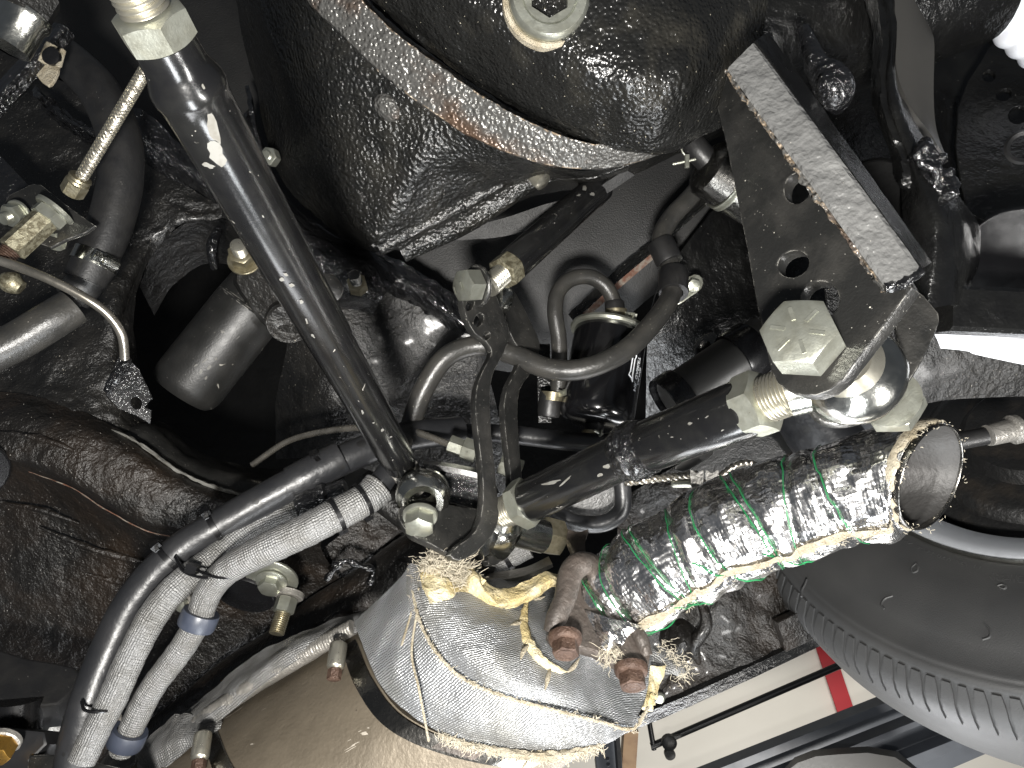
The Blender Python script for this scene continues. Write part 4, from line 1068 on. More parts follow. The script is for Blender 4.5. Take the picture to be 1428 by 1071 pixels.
# fuel pump / accumulator upper right
t = thing('fuel_pump', 'small bright metal pump with clamp band behind the drilled plate', 'pump', (1010, 245, .60))
b = B(); pa = D(.82, .40, .25); o_ = P(985, 232, .60)
lathe(b, o_, pa, [(.012, -.004), (.020, -.002), (.0245, .002), (.025, .006), (.025, .060), (0, .060)], 44); part(t, 'body', b, 'band')
b = B(); ringlathe(b, o_ + pa * .024, pa, [(.025, 0), (.0268, 0), (.0268, .0022), (.0262, .003), (.0268, .0038), (.0268, .0060), (.025, .0060)], seg=50); part(t, 'clamp_band', b, 'zinc')
b = B(); tube(b, [(988, 226, .60), (972, 208, .60), (966, 196, .605), (985, 175, .615)], .0105, 22, 8); part(t, 'elbow_hose', b, 'rubber')
p_ = P(965, 204, .602); b = B(); tube(b, [P(968, 187, .594), P(953, 195, .592), P(951, 210, .592), P(960, 221, .592)], .0009, 8, 8); tube(b, [P(938, 229, .592), P(970, 222, .592)], .0013, 8, 2, straight=True); bar(b, P(958, 216, .591), P(958, 234, .591), .004, .003); part(t, 'wire_clamp', b, 'zinc')
# brake union with nuts left of the S plates
b = B(); bp2, _, _ = tube(b, [(352, 648, .66), (400, 616, .65), (450, 602, .63), (510, 596, .61), (570, 600, .60), (628, 620, .585)], .0030, 14, 10)
t = thing('brake_union', 'thin steel brake line ending in two hex unions at the S plates', 'brake line', (628, 620, .585)); part(t, 'pipe', b, 'line')
ua = D(.93, .34, -.05)
b = B(); hexnut(b, (626, 618, .583), ua, .0135, .013, .2); part(t, 'union_nut', b, 'zinc')
b = B(); hexnut(b, (645, 624, .580), ua, .0175, .013, .3); part(t, 'union_nut', b, 'zinc')
b = B(); hexnut(b, (697, 645, .590), ua, .0180, .009, .3); part(t, 'lock_nut', b, 'zinc')
b = B(); hexnut(b, (712, 652, .596), ua, .0180, .010, .3); part(t, 'lock_nut', b, 'zinc')
# soft hose loop right of the spacer nut, below the link
b = B(); tube(b, [(770, 712, .60), (800, 728, .60), (840, 730, .60), (866, 712, .60), (868, 680, .60), (862, 655, .60)], .0075, 20, 10)
single('loop_hose', b, 'rubberg', 'dark rubber hose bent in a U below the adjustable link', 'hose')
b = B(); loft(b, [[(778, 668, .66), (850, 650, .66), (862, 720, .66), (800, 740, .66)], [(775, 668, .63), (852, 648, .63), (866, 722, .63), (796, 742, .63)]], 2, 2)
single('pump_block', b, 'plate', 'black block partly hidden under the adjustable link', 'block', smooth=30)
# grey cylinder behind the link with black clamps and small tab
t = thing('grey_reservoir', 'matt grey cylinder with black clamp bands behind the adjustable link', 'cylinder', (1000, 520, .60))
ca = D(.83, -.53, .15); c0 = P(935, 562, .60)
b = B(); lathe(b, c0, ca, [(0, 0), (.020, .001), (.0225, .004), (.0225, .105), (0, .106)], 40); part(t, 'cylinder', b, 'cannister_grey')
for s, ln in ((-.004, .018), (.070, .022)):
    b = B(); ringlathe(b, c0 + ca * s, ca, [(.0225, 0), (.0250, 0), (.0256, .003), (.0256, ln - .003), (.0250, ln), (.0225, ln)], seg=40); part(t, 'clamp_band', b, 'plastic')
b = B(); plate(b, rounded([(968, 492), (972, 474), (992, 462), (1000, 470), (998, 486), (980, 500)], 2), [(968, 492, .64), (992, 462, .645), (998, 486, .64)], .002); part(t, 'tab', b, 'band')
b = B(); hexnut(b, (982, 482, .636), D(0, .1, -1), .0095, .005, .3); part(t, 'tab_screw', b, 'band')
# dark casting with faint lettering and curved duct under the rod end
b = B(); tube(b, [(1100, 520, .62), (1120, 560, .62), (1150, 610, .62), (1200, 660, .62)], .030, 30, 8)
single('duct_elbow', b, 'rubberg', 'dark smooth duct elbow below the polished rod end', 'duct')
b = B(); loft(b, [[(960, 640, .66), (1060, 600, .66), (1110, 580, .66), (1120, 620, .66), (1040, 650, .66), (990, 668, .66)], [(958, 640, .64), (1060, 598, .64), (1112, 578, .64), (1122, 622, .64), (1040, 652, .64), (988, 670, .64)]], 2, 2)
single('cast_cover', b, 'plate', 'black cast cover under the adjustable link beside the cable clamps', 'cover', smooth=30)
b = B(); plate(b, rounded([(942, 650), (985, 628), (995, 634), (960, 656), (948, 658)], 2), [(942, 650, .60), (985, 628, .60), (960, 656, .60)], .002); single('shim_tab', b, 'cannister_grey', 'small grey tab under the weld of the adjustable link', 'tab')
# handbrake cable with two clamps
t = thing('brake_cable', 'twisted steel cable with two cable clamps above the wrapped pipe', 'cable', (985, 668, .58))
for k in range(3):
    b = B(); pts = []
    for i in range(61):
        u = i / 60; c = P(872 + 100 * u, 673 - 12 * u, .585); an = u * 26 + k * 2.09
        pts.append(c + D(0, 1, 0) * (math.cos(an) * .0018) + D(0, 0, 1) * (math.sin(an) * .0018))
    tube(b, pts, .0016, 8, 2); part(t, 'strand', b, 'line')
b = B(); tube(b, [(1000, 668, .585), (1020, 652, .582), (1042, 645, .58), (1058, 652, .58), (1052, 662, .582), (1010, 668, .584)], .0025, 10, 10, fn=lambda s, a: 1 + .25 * math.sin(s * 1500 + a * 2)); part(t, 'cable_loop', b, 'braid')
for x in (972, 993):
    b = B(); loft(b, [[(x - 9, 656, .57), (x, 660, .57), (x + 9, 656, .57), (x + 8, 676, .57), (x + 6, 694, .57), (x - 5, 694, .57), (x - 8, 676, .57)], [(x - 9, 656, .585), (x, 660, .585), (x + 9, 656, .585), (x + 8, 676, .585), (x + 6, 694, .585), (x - 5, 694, .585), (x - 8, 676, .585)]], 3, 2)
    cl = part(t, 'cable_clamp', b, 'galv')
    b = B(); hexnut(b, (x, 680, .570), D(0, .9, -.4), .0085, .006, .2); part(cl, 'clamp_nut', b, 'galv')
b = B(); lathe(b, (935, 674, .590), D(1, 0, 0), [(.0022, 0), (.0038, .002), (.0038, .018), (.002, .02), (0, .02)], 16); part(t, 'ferrule', b, 'zinc')

# ================================================================== lower left hoses
t = thing('heater_hose', 'thick black heater hose sweeping from centre down to lower left', 'hose', (250, 770, .53))
b = B(); hp, _, _ = tube(b, [(96, 1110, .485), (108, 1040, .49), (122, 985, .495), (150, 910, .508), (190, 832, .52), (250, 768, .532), (330, 718, .545), (420, 668, .56), (480, 640, .575), (560, 610, .60), (640, 600, .64)], .0130, 32, 12, fn=lambda s, a: 1 + .012 * mnoise.noise(Vector((s * 60, math.cos(a), math.sin(a)))))
part(t, 'hose', b, 'rubberg')
p, ax = nearest(hp, 405, 678); b = B(); ringlathe(b, p, ax, [(.012, 0), (.0145, 0), (.0146, .042), (.0139, .045), (.012, .045)], seg=36); part(t, 'outer_sleeve', b, 'rubberg')
def zip_tie(parent, path, x, y, r, ang, wd=.0042, tail=True):
    p, ax = nearest(path, x, y); a, ex_, ey_ = basis(ax, D(0, 0, -1))
    b = B(); ringlathe(b, p - a * wd / 2, a, [(r, 0), (r + .0010, 0), (r + .0010, wd), (r, wd)], seg=40)
    o = part(parent, 'zip_tie', b, 'tie')
    d = ex_ * math.cos(ang) + ey_ * math.sin(ang); s = a.cross(d)
    b = B(); box(b, p + d * (r + .0022), a * .0034, s * .0036, d * .0024)
    if tail: bar(b, p + d * (r + .002) + s * .002, p + d * (r + .0024) + s * .010, wd * .8, .0009, a, .0002)
    part(o, 'tie_head', b, 'tie')
zip_tie(t, hp, 446, 657, .0138, -.9)
zip_tie(t, hp, 302, 736, .0136, -1.0)
zip_tie(t, hp, 238, 782, .0136, -1.0)
# long loose zip ties that also go round the sleeved hoses
for pts in ([(244, 776, .515), (258, 798, .505), (290, 806, .50), (312, 800, .51)], [(268, 790, .51), (290, 802, .498), (318, 806, .498), (338, 800, .51)], [(114, 978, .48), (118, 990, .474), (135, 993, .474), (152, 990, .48), (160, 982, .49)]):
    b = B(); tube(b, pts, .0011, 8, 8); part(t, 'zip_tie_strap', b, 'tie')
b = B(); box(b, (268, 793, .505), D(1, .3, 0) * .0042, D(-.3, 1, 0) * .0032, D(0, 0, 1) * .003); part(t, 'tie_head', b, 'tie')
def sleeve_fn(pitch, k=.035, seed=0):
    def fn(s, a):
        u = (s / pitch + a / 6.283) % 1.0
        return 1 + k * (u - .5) + .035 * mnoise.noise(Vector((s * 70 + seed, math.cos(a) * 1.3, math.sin(a) * 1.3)))
    return fn
t = thing('sleeved_hose', 'silver woven sleeved hose lying along the black heater hose', 'hose', (185, 890, .50))
b = B(); sp1, _, _ = tube(b, [(114, 1062, .478), (136, 1015, .484), (158, 972, .488), (188, 905, .496), (218, 852, .506), (252, 814, .516), (300, 778, .532), (350, 738, .55), (420, 712, .565), (450, 705, .57)], [.0092, .0096, .0100, .0102, .0106, .0108, .0108, .0108, .0108, .010], 32, 22, fn=sleeve_fn(.0125, .04))
part(t, 'woven_sleeve', b, 'wrap', 60)
p, ax = nearest(sp1, 440, 708); b = B(); lathe(b, (418, 712, .55), D(.9, -.35, .1), [(.0125, 0), (.0135, .002), (.0135, .012), (.0120, .014), (.0120, .017), (.0140, .019), (.0140, .024), (.011, .026), (.011, .04), (0, .04)], 30); part(t, 'end_ferrule', b, 'glossund')
t = thing('sleeved_branch_hose', 'silver woven sleeved hose held by two blue grey clips', 'hose', (275, 870, .505))
b = B(); sp2, _, _ = tube(b, [(168, 1050, .505), (185, 1012, .505), (212, 960, .505), (248, 912, .507), (275, 868, .509), (290, 828, .510), (316, 796, .507), (370, 766, .503), (430, 738, .505), (480, 712, .515), (515, 692, .525), (528, 680, .53)], [.0080, .0088, .0090, .0092, .0094, .0098, .0105, .0116, .0120, .0122, .0125, .0135], 32, 20, fn=sleeve_fn(.0120, .04, 5))
part(t, 'woven_sleeve', b, 'wrap', 60)
b = B(); tube(b, [(515, 694, .525), (535, 668, .535), (552, 640, .55), (560, 615, .57)], .0095, 22, 8); part(t, 'inner_hose', b, 'rubberg')
for x, y, r in ((280, 866, .0108), (184, 1030, .0102)):
    p, ax = nearest(sp2, x, y); b = B(); ringlathe(b, p - ax * .006, ax, [(r - .001, 0), (r + .0022, 0), (r + .0028, .002), (r + .0028, .010), (r + .0022, .012), (r - .001, .012)], seg=36); c_ = part(t, 'clip', b, 'bluer')
    b = B(); bar(b, p + D(-1, -.55, .5) * (r), p + D(-1, -.75, .8) * (r + .012), .010, .0025, ax); part(c_, 'clip_leg', b, 'galv')
    b = B(); hexnut(b, p + D(-1, -.62, .6) * (r + .008), D(-.3, .2, -1), .009, .005, .3); part(c_, 'clip_screw', b, 'zinc')
for x, y, r in ((470, 718, .0126), (505, 698, .0130)): zip_tie(t, sp2, x, y, r, 2.2, .0032, False)
# bolts on the channel by the hoses
t = thing('body_bolt', 'large flanged bolt on round washer under the sleeved hose', 'bolt', (380, 808, .60))
ax = D(-.02, .55, -.83)
b = B(); lathe(b, (380, 806, .600), ax, [(.0225, 0), (.0225, .0018), (.0215, .0026), (0, .0026)], 48); part(t, 'washer', b, 'zinc')
b = B(); lathe(b, w((380, 808, .598)) + ax * .002, ax, [(.0135, 0), (.0135, .0015), (.011, .003), (0, .003)], 40); hexnut(b, w((380, 808, .598)) + ax * .003, ax, .0165, .0085, .2, both=False); part(t, 'head', b, 'zinc')
t = thing('anchor_stud', 'threaded stud with nut sticking out below the flanged bolt', 'stud', (396, 850, .60))
ax = D(-.12, .80, -.58)
b = B(); lathe(b, (402, 832, .605), ax, [(.0130, -.004), (.0130, 0), (.012, .001), (0, .001)], 36); part(t, 'washer', b, 'galv')
b = B(); hexnut(b, (401, 834, .604), ax, .0160, .013, .25); part(t, 'nut', b, 'zinc')
b = B(); thread(b, w((401, 834, .604)) + ax * .012, ax, .0066, .019, .0017); part(t, 'stud_thread', b, 'yzinc')
t = thing('rubber_pad', 'glossy black round pad next to the flanged bolt', 'pad', (345, 825, .615))
b = B(); lathe(b, (345, 822, .618), D(-.1, .65, -.75), [(.027, 0), (.0275, .004), (.026, .007), (.020, .006), (.012, .008), (0, .008)], 44); part(t, 'pad', b, 'plastic')
# raised weld outline on the channel
b = B(); tube(b, [(455, 808, .635), (470, 790, .63), (482, 782, .63), (505, 790, .635), (520, 795, .64), (515, 815, .64)], .0028, 10, 8, fn=lambda s, a: 1 + .3 * math.sin(s * 400)); single('weld_outline', b, 'glossund', 'raised black weld line on the channel right of the anchor stud', 'weld')
# dark strut crossing under the clevis
b = B(); tube(b, [(505, 672, .58), (560, 715, .57), (640, 772, .565), (680, 800, .57)], .0115, 24, 8)
single('cross_strut', b, 'dusty', 'black tubular strut passing under the clevis bolt', 'strut')

# ================================================================== bottom left jack adaptor
t = thing('lift_adaptor', 'black steel lift arm with yellow bolt in the lower left corner', 'lift arm', (30, 1000, .50))
b = B(); plate(b, rounded([(-40, 900), (40, 918), (105, 930), (108, 950), (90, 975), (60, 985), (-40, 965)], 2), [(-40, 900, .56), (105, 930, .56), (60, 985, .53)], .03, (), .002); part(t, 'saddle_pad', b, 'rubber')
b = B(); lathe(b, (25, 975, .53), D(0, 1, -.1), [(.017, 0), (.017, .032), (.02, .034), (.02, .040), (0, .04)], 32); part(t, 'screw_post', b, 'plastic')
b = B(); plate(b, [(-40, 1010), (62, 1020), (66, 1038), (44, 1060), (80, 1110), (-40, 1110)], [(-40, 1010, .50), (62, 1020, .50), (-40, 1110, .48)], .03, (), .002); part(t, 'arm', b, 'blk')
b = B(); plate(b, [(40, 1052), (85, 1050), (190, 1075), (190, 1110), (30, 1110)], [(40, 1052, .49), (85, 1050, .49), (30, 1110, .47)], .03, (), .002); part(t, 'arm_end', b, 'plate')
ax = D(.1, .45, -.9)
b = B(); lathe(b, (8, 1030, .485), ax, [(.011, 0), (.011, .003), (.010, .004), (0, .004)], 32); part(t, 'washer', b, 'galv')
b = B(); hexnut(b, w((8, 1031, .484)) + ax * .003, ax, .0165, .011, .2, both=False); part(t, 'yellow_bolt', b, 'orange')
b = B(); sheet(b, [[(112, 938, .60), (106, 965, .60), (98, 1000, .60), (85, 1035, .60)], [(95, 955, .585), (80, 990, .585), (66, 1020, .585), (52, 1040, .585)], [(60, 985, .60), (52, 1010, .60), (45, 1030, .60), (40, 1045, .60)]], 8, 6, thick=.003)
single('pale_shield', b, 'galv', 'curved pale grey metal shield behind the lift arm at lower left', 'shield')

# ================================================================== upper left plumbing
t = thing('coolant_hose', 'wide black rubber hose curving down the upper left with a worm clamp', 'hose', (150, 330, .58))
b = B(); ch, _, _ = tube(b, [(72, 66, .60), (105, 92, .60), (140, 130, .595), (166, 190, .59), (168, 250, .585), (155, 310, .58), (138, 352, .575), (118, 392, .57)], [.0155, .0165, .0172, .0175, .0175, .0172, .0165, .016], 32, 12)
part(t, 'hose', b, 'rubber')
def worm(parent, c, ax, r, out, m='chrome', wd=.011):
    c = w(c); b = B(); ringlathe(b, c - ax * wd / 2, ax, [(r, 0), (r + .0012, 0), (r + .0012, wd), (r, wd)], seg=44); bd = part(parent, 'worm_clamp', b, m)
    a, ex_, ey_ = basis(ax, out)
    s = ey_
    b = B(); lathe(b, c + ex_ * (r + .005) - s * .008, s, [(.0052, 0), (.0055, .001), (.0055, .012), (.004, .013), (.004, .014), (0, .014)], 20); part(bd, 'screw_housing', b, m)
    b = B(); hexnut(b, c + ex_ * (r + .005) + s * .006, s, .0080, .006, .2); part(bd, 'clamp_screw', b, m)
    b = B()
    for k in range(7):
        an = -.25 - k * .13
        d = ex_ * math.cos(an) + ey_ * math.sin(an); tn = a.cross(d)
        box(b, c + d * (r + .0013), a * (wd * .33), tn * .0007, d * .00035)
    part(bd, 'band_slots', b, 'plastic')
p, ax = nearest(ch, 133, 362)
worm(t, p, ax, .0166, D(.6, .5, -.6))
b = B(); tube(b, [(-30, 500, .53), (20, 478, .54), (70, 448, .55), (102, 428, .56)], [.0150, .0150, .0150, .0148], 28, 8); part(t, 'lower_pipe', b, 'fuel')
b = B(); tube(b, [(102, 415, .572), (122, 390, .572), (140, 366, .575)], .0140, 26, 6); part(t, 'joint_hose', b, 'rubber')
b = B(); bp, _, _ = tube(b, [(-20, 358, .505), (20, 370, .508), (70, 390, .512), (120, 416, .52), (152, 440, .528), (170, 468, .535), (174, 500, .545)], .0035, 16, 12)
t = thing('steel_pipe', 'bright bent steel brake pipe ending at the torn tab', 'pipe', (120, 416, .52)); part(t, 'pipe', b, 'line')
t = thing('torn_tab', 'torn black metal tab with a round hole beside the dark opening', 'tab', (185, 545, .57))
b = B(); plate(b, [(165, 497), (178, 498), (194, 515), (206, 540), (213, 556), (202, 568), (212, 572), (210, 592), (190, 580), (165, 570), (148, 552), (150, 530)], [(165, 497, .565), (213, 556, .575), (148, 552, .560)], .003, [circ(190, 562, 7, 9, 14, -30)], .0006); part(t, 'tab', b, 'glossund')
b = B(); tube(b, [(150, 545, .560), (160, 530, .556), (172, 512, .556), (180, 500, .56)], [.003, .005, .004, .002], 10, 8, fn=lambda s, a: 1 + .3 * mnoise.noise(Vector((s * 300, a, 0)))); part(t, 'weld_bead', b, 'glossund')
# brake hose bracket
t = thing('hose_bracket', 'black bracket plate with zinc nuts and pitted brass fitting at left', 'bracket', (70, 300, .545))
bp_ = [(5, 285, .545), (52, 256, .55), (130, 312, .54)]
b = B(); plate(b, rounded([(3, 288), (12, 272), (46, 256), (58, 258), (98, 290), (132, 314), (120, 324), (92, 334), (70, 345), (30, 330), (8, 308)], 1), bp_, .0035, (), .0007); part(t, 'plate', b, 'plate')
na = D(-.25, .52, -.82)
stud_nut(t, 25, 298, .537, na, .0160, .008, 'zinc', 'zinc', .006, .30, .3, .0105)
b = B(); lathe(b, (77, 293, .536), D(-.50, .78, -.38), [(.0150, -.001), (.0150, .0015), (.0140, .0025), (0, .0025)], 36); hexnut(b, w((77, 293, .536)) + D(-.50, .78, -.38) * .002, D(-.50, .78, -.38), .0215, .009, .3); fl = part(t, 'flange_nut', b, 'zinc')
b = B(); hexnut(b, w((77, 293, .536)) + D(-.50, .78, -.38) * .010, D(-.50, .78, -.38), .0175, .034, .1); fit = part(t, 'brass_fitting', b, 'brasspit')
b = B(); thread(b, w((77, 293, .536)) + D(-.50, .78, -.38) * .043, D(-.50, .78, -.38), .0072, .012, .0016); part(fit, 'copper_thread', b, 'rust')
b = B(); hexnut(b, (82, 334, .545), na, .014, .006, .3); part(t, 'small_nut', b, 'zinc')
t = thing('braided_line', 'braided steel brake hose with brass end fitting at upper left', 'brake hose', (103, 262, .53))
b = B(); tube(b, [(204, 96, .50), (160, 170, .512), (112, 250, .528)], .0042, 20, 12); part(t, 'braid', b, 'braid')
b = B(); brc = cr([P(204, 96, .50), P(160, 170, .512), P(112, 250, .528)], 60); bfr = frames(brc)
for hnd in (-1, 1):
    for k in range(6):
        tube(b, [brc[i] + (bfr[i][1] * math.cos(hnd * i * .30 + k * 1.047) + bfr[i][2] * math.sin(hnd * i * .30 + k * 1.047)) * .0043 for i in range(len(brc))], .00055, 5, 1)
o = part(t, 'braid_wires', b, 'stud'); o['kind'] = 'stuff'
fa_ = (P(95, 278, .534) - P(112, 250, .528)).normalized()
b = B(); lathe(b, (113, 247, .527), fa_, [(.0078, 0), (.0084, .0015), (.0078, .003), (.0084, .0045), (.0078, .006), (0, .006)], 28); hexnut(b, w((113, 247, .527)) + fa_ * .005, fa_, .0150, .011, .2); part(t, 'end_fitting', b, 'yzinc')
t = thing('corner_fitting', 'dark hex nut over a bright sleeve in the top left corner', 'fitting', (30, 30, .48))
ca = D(-.38, .90, -.15)
b = B(); hexnut(b, P(45, -18, .48), ca, .036, .022, .3); part(t, 'hex_nut', b, 'dusty')
b = B(); lathe(b, P(36, 22, .478), ca, [(.016, -.002), (.016, .003), (.0145, .005), (.0140, .026), (0, .026)], 36); part(t, 'sleeve', b, 'chrome')
t = thing('corner_strut', 'slim black strut with a rusty white clip at upper left', 'strut', (50, 95, .55))
b = B(); bar(b, (90, 42, .56), (-20, 160, .53), .016, .012, D(.7, .6, -.4), .002); part(t, 'strut', b, 'glossund')
b = B(); plate(b, rounded([(50, 104), (56, 88), (72, 84), (82, 92), (76, 110), (66, 119)], 2), [(50, 104, .545), (72, 84, .55), (76, 110, .545)], .003, [circ(73, 78, 3, 3, 8)] if 0 else (), .0006); part(t, 'clip', b, 'fibre')
b = B(); bar(b, (72, 62, .548), (60, 88, .545), .008, .003); bar(b, (88, 70, .548), (82, 92, .545), .004, .003); part(t, 'clip_prong', b, 'fibre')
b = B(); lathe(b, (74, 80, .545), D(0, 0, -1), [(.007, 0), (.007, .003), (.005, .004), (0, .003)], 16); part(t, 'clip_stud', b, 'plastic')
b = B(); tube(b, [(8, 388, .56), (16, 394, .558), (30, 402, .56)], [.006, .009, .006], 14, 6, fn=lambda s, a: 1 + .15 * mnoise.noise(Vector((s * 200, a, 2))))
single('corroded_fitting', b, 'brasspit', 'corroded brass fitting under the steel brake pipe at left', 'fitting')
b = B(); plate(b, [(-40, 210), (0, 216), (40, 258), (0, 290), (-40, 300)], [(-40, 210, .60), (0, 216, .60), (0, 290, .58)], .004); single('side_plate', b, 'glossund', 'wet black plate at the left edge behind the hose bracket', 'plate')
b = B(); plate(b, rounded([(-30, 625), (0, 626), (12, 638), (17, 652), (8, 676), (-30, 700)], 2), [(-30, 625, .575), (16, 640, .60), (-30, 700, .60)], .006, (), .002); o = single('edge_grommet', b, 'plastic', 'small grey black oval pad at the left edge on the undercoat', 'pad')
# ================================================================== muffler
t = thing('muffler', 'heat tinted tan steel muffler at the bottom with two band clamps', 'muffler', (520, 1000, .47))
ring = [(478, 884, .585), (488, 903, .535), (508, 952, .492), (548, 1004, .466), (620, 1040, .455), (720, 1062, .452), (800, 1060, .475), (830, 1000, .56), (740, 930, .63), (560, 870, .63)]
def shift(r, dx, dy, dd=0): return [(x + dx, y + dy, d + dd) for x, y, d in r]
b = B(); loft(b, [shift(ring, -340, 215, .0), shift(ring, -200, 126), shift(ring, -90, 57), ring, shift(ring, 14, -9)], 8, 6, True); part(t, 'body', b, 'muffler', 60)
def on_ring(u, dx, dy, lift=0.):
    n = 6; pts = [P(x + dx, y + dy, d - lift) for x, y, d in ring[:7]]
    return cr(pts, 16)
def strap(dx, dy, wd, m, name, lift=.0012):
    c = on_ring(0, dx, dy, lift); al = (P(478, 884, .55) - P(388, 941, .55)).normalized()
    v = []; f = []
    for p in c:
        up = D(0, 0, -1)
        v += [p - al * wd / 2, p - al * wd / 2 + up * .0012, p + al * wd / 2 + up * .0012, p + al * wd / 2]
    for i in range(len(c) - 1):
        for j in range(4):
            k = (j + 1) % 4; f.append((i * 4 + j, i * 4 + k, (i + 1) * 4 + k, (i + 1) * 4 + j))
    b = B(); b.add(v, f); return part(t, name, b, m), c, al
sb, c, al = strap(0, 0, .013, 'band', 'band_clamp')
sb2, c2, _ = strap(-195, 122, .013, 'band', 'band_clamp')
# worm housings on the clamps
for bd, x, y, d in ((sb, 470, 915, .512), (sb2, 281, 1040, .512)):
    h0 = P(x + 3, y - 20, d); h1 = P(x - 2, y + 14, d - .012); ax = (h1 - h0).normalized()
    b = B(); lathe(b, h0, ax, [(.0035, 0), (.0060, .0015), (.0064, .003), (.0064, .0175), (.0058, .019), (.004, .020), (.004, .021), (0, .021)], 24); part(bd, 'screw_housing', b, 'stud')
    b = B(); hexnut(b, h0 + ax * .020, ax, .0088, .0075, .3); part(bd, 'clamp_screw', b, 'rust')
# etched marks on the band
n = len(c)
def seg_at(i): return c[i], (c[i + 1] - c[i - 1]).normalized()
b = B(); p, tn = seg_at(int(n * .70)); 
for k in range(1):
    box(b, p + D(0, 0, -1) * .0013, tn * .0145, al * .0036, D(0, 0, -1) * .0002)
part(sb, 'etched_label', b, 'castflange')
for k in range(22):
    i = int(n * .80) + k // 3
    p, tn = seg_at(min(i, n - 2)); b = B(); box(b, p + D(0, 0, -1) * .0014 + tn * ((k % 3) * .0035), tn * .0011, al * .0040, D(0, 0, -1) * .0002); part(sb, 'band_slot', b, 'line')
# long rolled seam with weld ripples on the top edge
b = B(); tube(b, [(200, 1068, .555), (270, 1015, .55), (350, 958, .545), (430, 910, .54), (492, 874, .535)], [.006, .007, .007, .007, .006], 18, 60, fn=lambda s, a: 1 + .05 * math.sin(s * 2600 + 2 * math.sin(a)) + .06 * mnoise.noise(Vector((s * 60, a, 0))))
part(t, 'welded_seam', b, 'galv', 60)
# grey heat sheet standing along the muffler top
b = B()
sheet(b, [[(186, 1050, .570), (226, 1015, .570), (285, 972, .568), (338, 926, .566), (398, 890, .565), (458, 868, .562), (510, 852, .56)],
          [(192, 1062, .545), (236, 1032, .545), (296, 988, .543), (348, 942, .542), (408, 903, .54), (466, 878, .54), (515, 862, .54)],
          [(205, 1078, .540), (250, 1050, .540), (308, 1004, .538), (362, 958, .536), (420, 918, .534), (476, 888, .532), (520, 872, .53)]], 12, 8, .0025, 40, .001)
t2 = single('heat_sheet', b, 'wrap', 'grey woven heat sheet standing along the muffler seam', 'heat shield', smooth=60)
b = B(); sheet(b, [[(192, 1054, .57), (215, 1020, .56), (245, 996, .555), (275, 998, .55), (305, 1000, .55)], [(196, 1060, .55), (222, 1042, .54), (252, 1024, .535), (282, 1018, .535), (310, 1006, .54)], [(206, 1090, .54), (232, 1070, .53), (258, 1048, .528), (285, 1030, .53), (308, 1016, .535)]], 10, 8, .003, 60, .001)
single('loose_flap', b, 'wrap', 'loose silver cloth flap at the lower end of the muffler seam', 'cloth', smooth=60)

# ================================================================== aluminised blanket round the muffler end
t = thing('heat_blanket', 'silver aluminised heat blanket wrapped round the muffler end', 'heat blanket', (700, 930, .45))
b = B()
sheet(b, [[(496, 868, .520), (506, 905, .490), (530, 955, .468), (580, 1004, .450), (660, 1040, .440), (750, 1054, .438), (830, 1040, .440), (878, 1020, .445)],
          [(530, 832, .510), (540, 880, .482), (566, 930, .460), (610, 978, .444), (680, 1012, .436), (760, 1028, .434), (832, 1028, .438), (879, 1017, .4445)],
          [(574, 790, .505), (578, 840, .480), (598, 894, .458), (640, 942, .444), (700, 970, .437), (772, 990, .436), (836, 1006, .439), (880, 1014, .444)]], 14, 12, .0018, 34, .0012)
part(t, 'side_band', b, 'blanket', 70)
b = B()
V1, N1 = sheet(b, [[(574, 790, .505), (578, 840, .480), (598, 894, .458), (640, 942, .444), (700, 970, .437), (772, 990, .436), (836, 1006, .439), (880, 1014, .444)],
          [(592, 792, .500), (604, 836, .476), (630, 880, .455), (672, 920, .440), (726, 944, .436), (788, 960, .440), (846, 978, .453), (886, 1004, .450)],
          [(618, 806, .505), (650, 832, .486), (680, 860, .470), (716, 888, .459), (762, 908, .459), (812, 922, .468), (866, 940, .480), (900, 974, .472)],
          [(660, 812, .522), (700, 824, .512), (730, 838, .504), (764, 856, .498), (800, 872, .505), (840, 890, .506), (884, 906, .510), (906, 930, .500)],
          [(716, 802, .555), (744, 806, .552), (770, 812, .548), (796, 822, .545), (822, 836, .545), (850, 852, .545), (890, 876, .545), (910, 905, .535)]], 14, 12, .0022, 30, .0012)
part(t, 'end_cap', b, 'blanket', 70)
# stitched cord along the seam, with fuzz
seam = [(574, 790, .499), (578, 840, .474), (598, 894, .453), (640, 942, .439), (700, 970, .432), (772, 990, .431), (836, 1006, .434), (882, 1016, .440), (905, 985, .450)]
b = B(); sp, _, _ = tube(b, seam, .0010, 10, 24, fn=lambda s, a: 1 + .25 * math.sin(s * 1400 + a) + .7 * mnoise.noise(Vector((s * 260, a, 3)))); part(t, 'seam_cord', b, 'fibre')
def fuzz(parent, name, pts, n, ln, m='fluff', r=.00016, seed=1, dirn=None, spread=1.):
    rnd = random.Random(seed); c = cr([w(p) for p in pts], 12); b = B()
    for k in range(n):
        p = c[rnd.randrange(len(c))] + Vector((rnd.gauss(0, 1), rnd.gauss(0, 1), rnd.gauss(0, 1))) * .001 * spread
        d = (dirn or Vector((0, 0, 0))) + Vector((rnd.gauss(0, 1), rnd.gauss(0, 1), rnd.gauss(0, 1))) * .5
        d = d.normalized() if d.length > 0 else D(0, 1, 0)
        l = ln * rnd.uniform(.3, 1.1) / 4; qs = [p]
        for s_ in range(4):
            d = (d + Vector((rnd.gauss(0, 1), rnd.gauss(0, 1), rnd.gauss(0, 1))) * .42).normalized(); qs.append(qs[-1] + d * l)
        tube(b, qs, [r, r, r, r, r * .5], 4, 2, caps=False)
    o = part(parent, name, b, m); o['kind'] = 'stuff'; return o
fuzz(t, 'seam_fuzz', seam, 260, .004, seed=3)
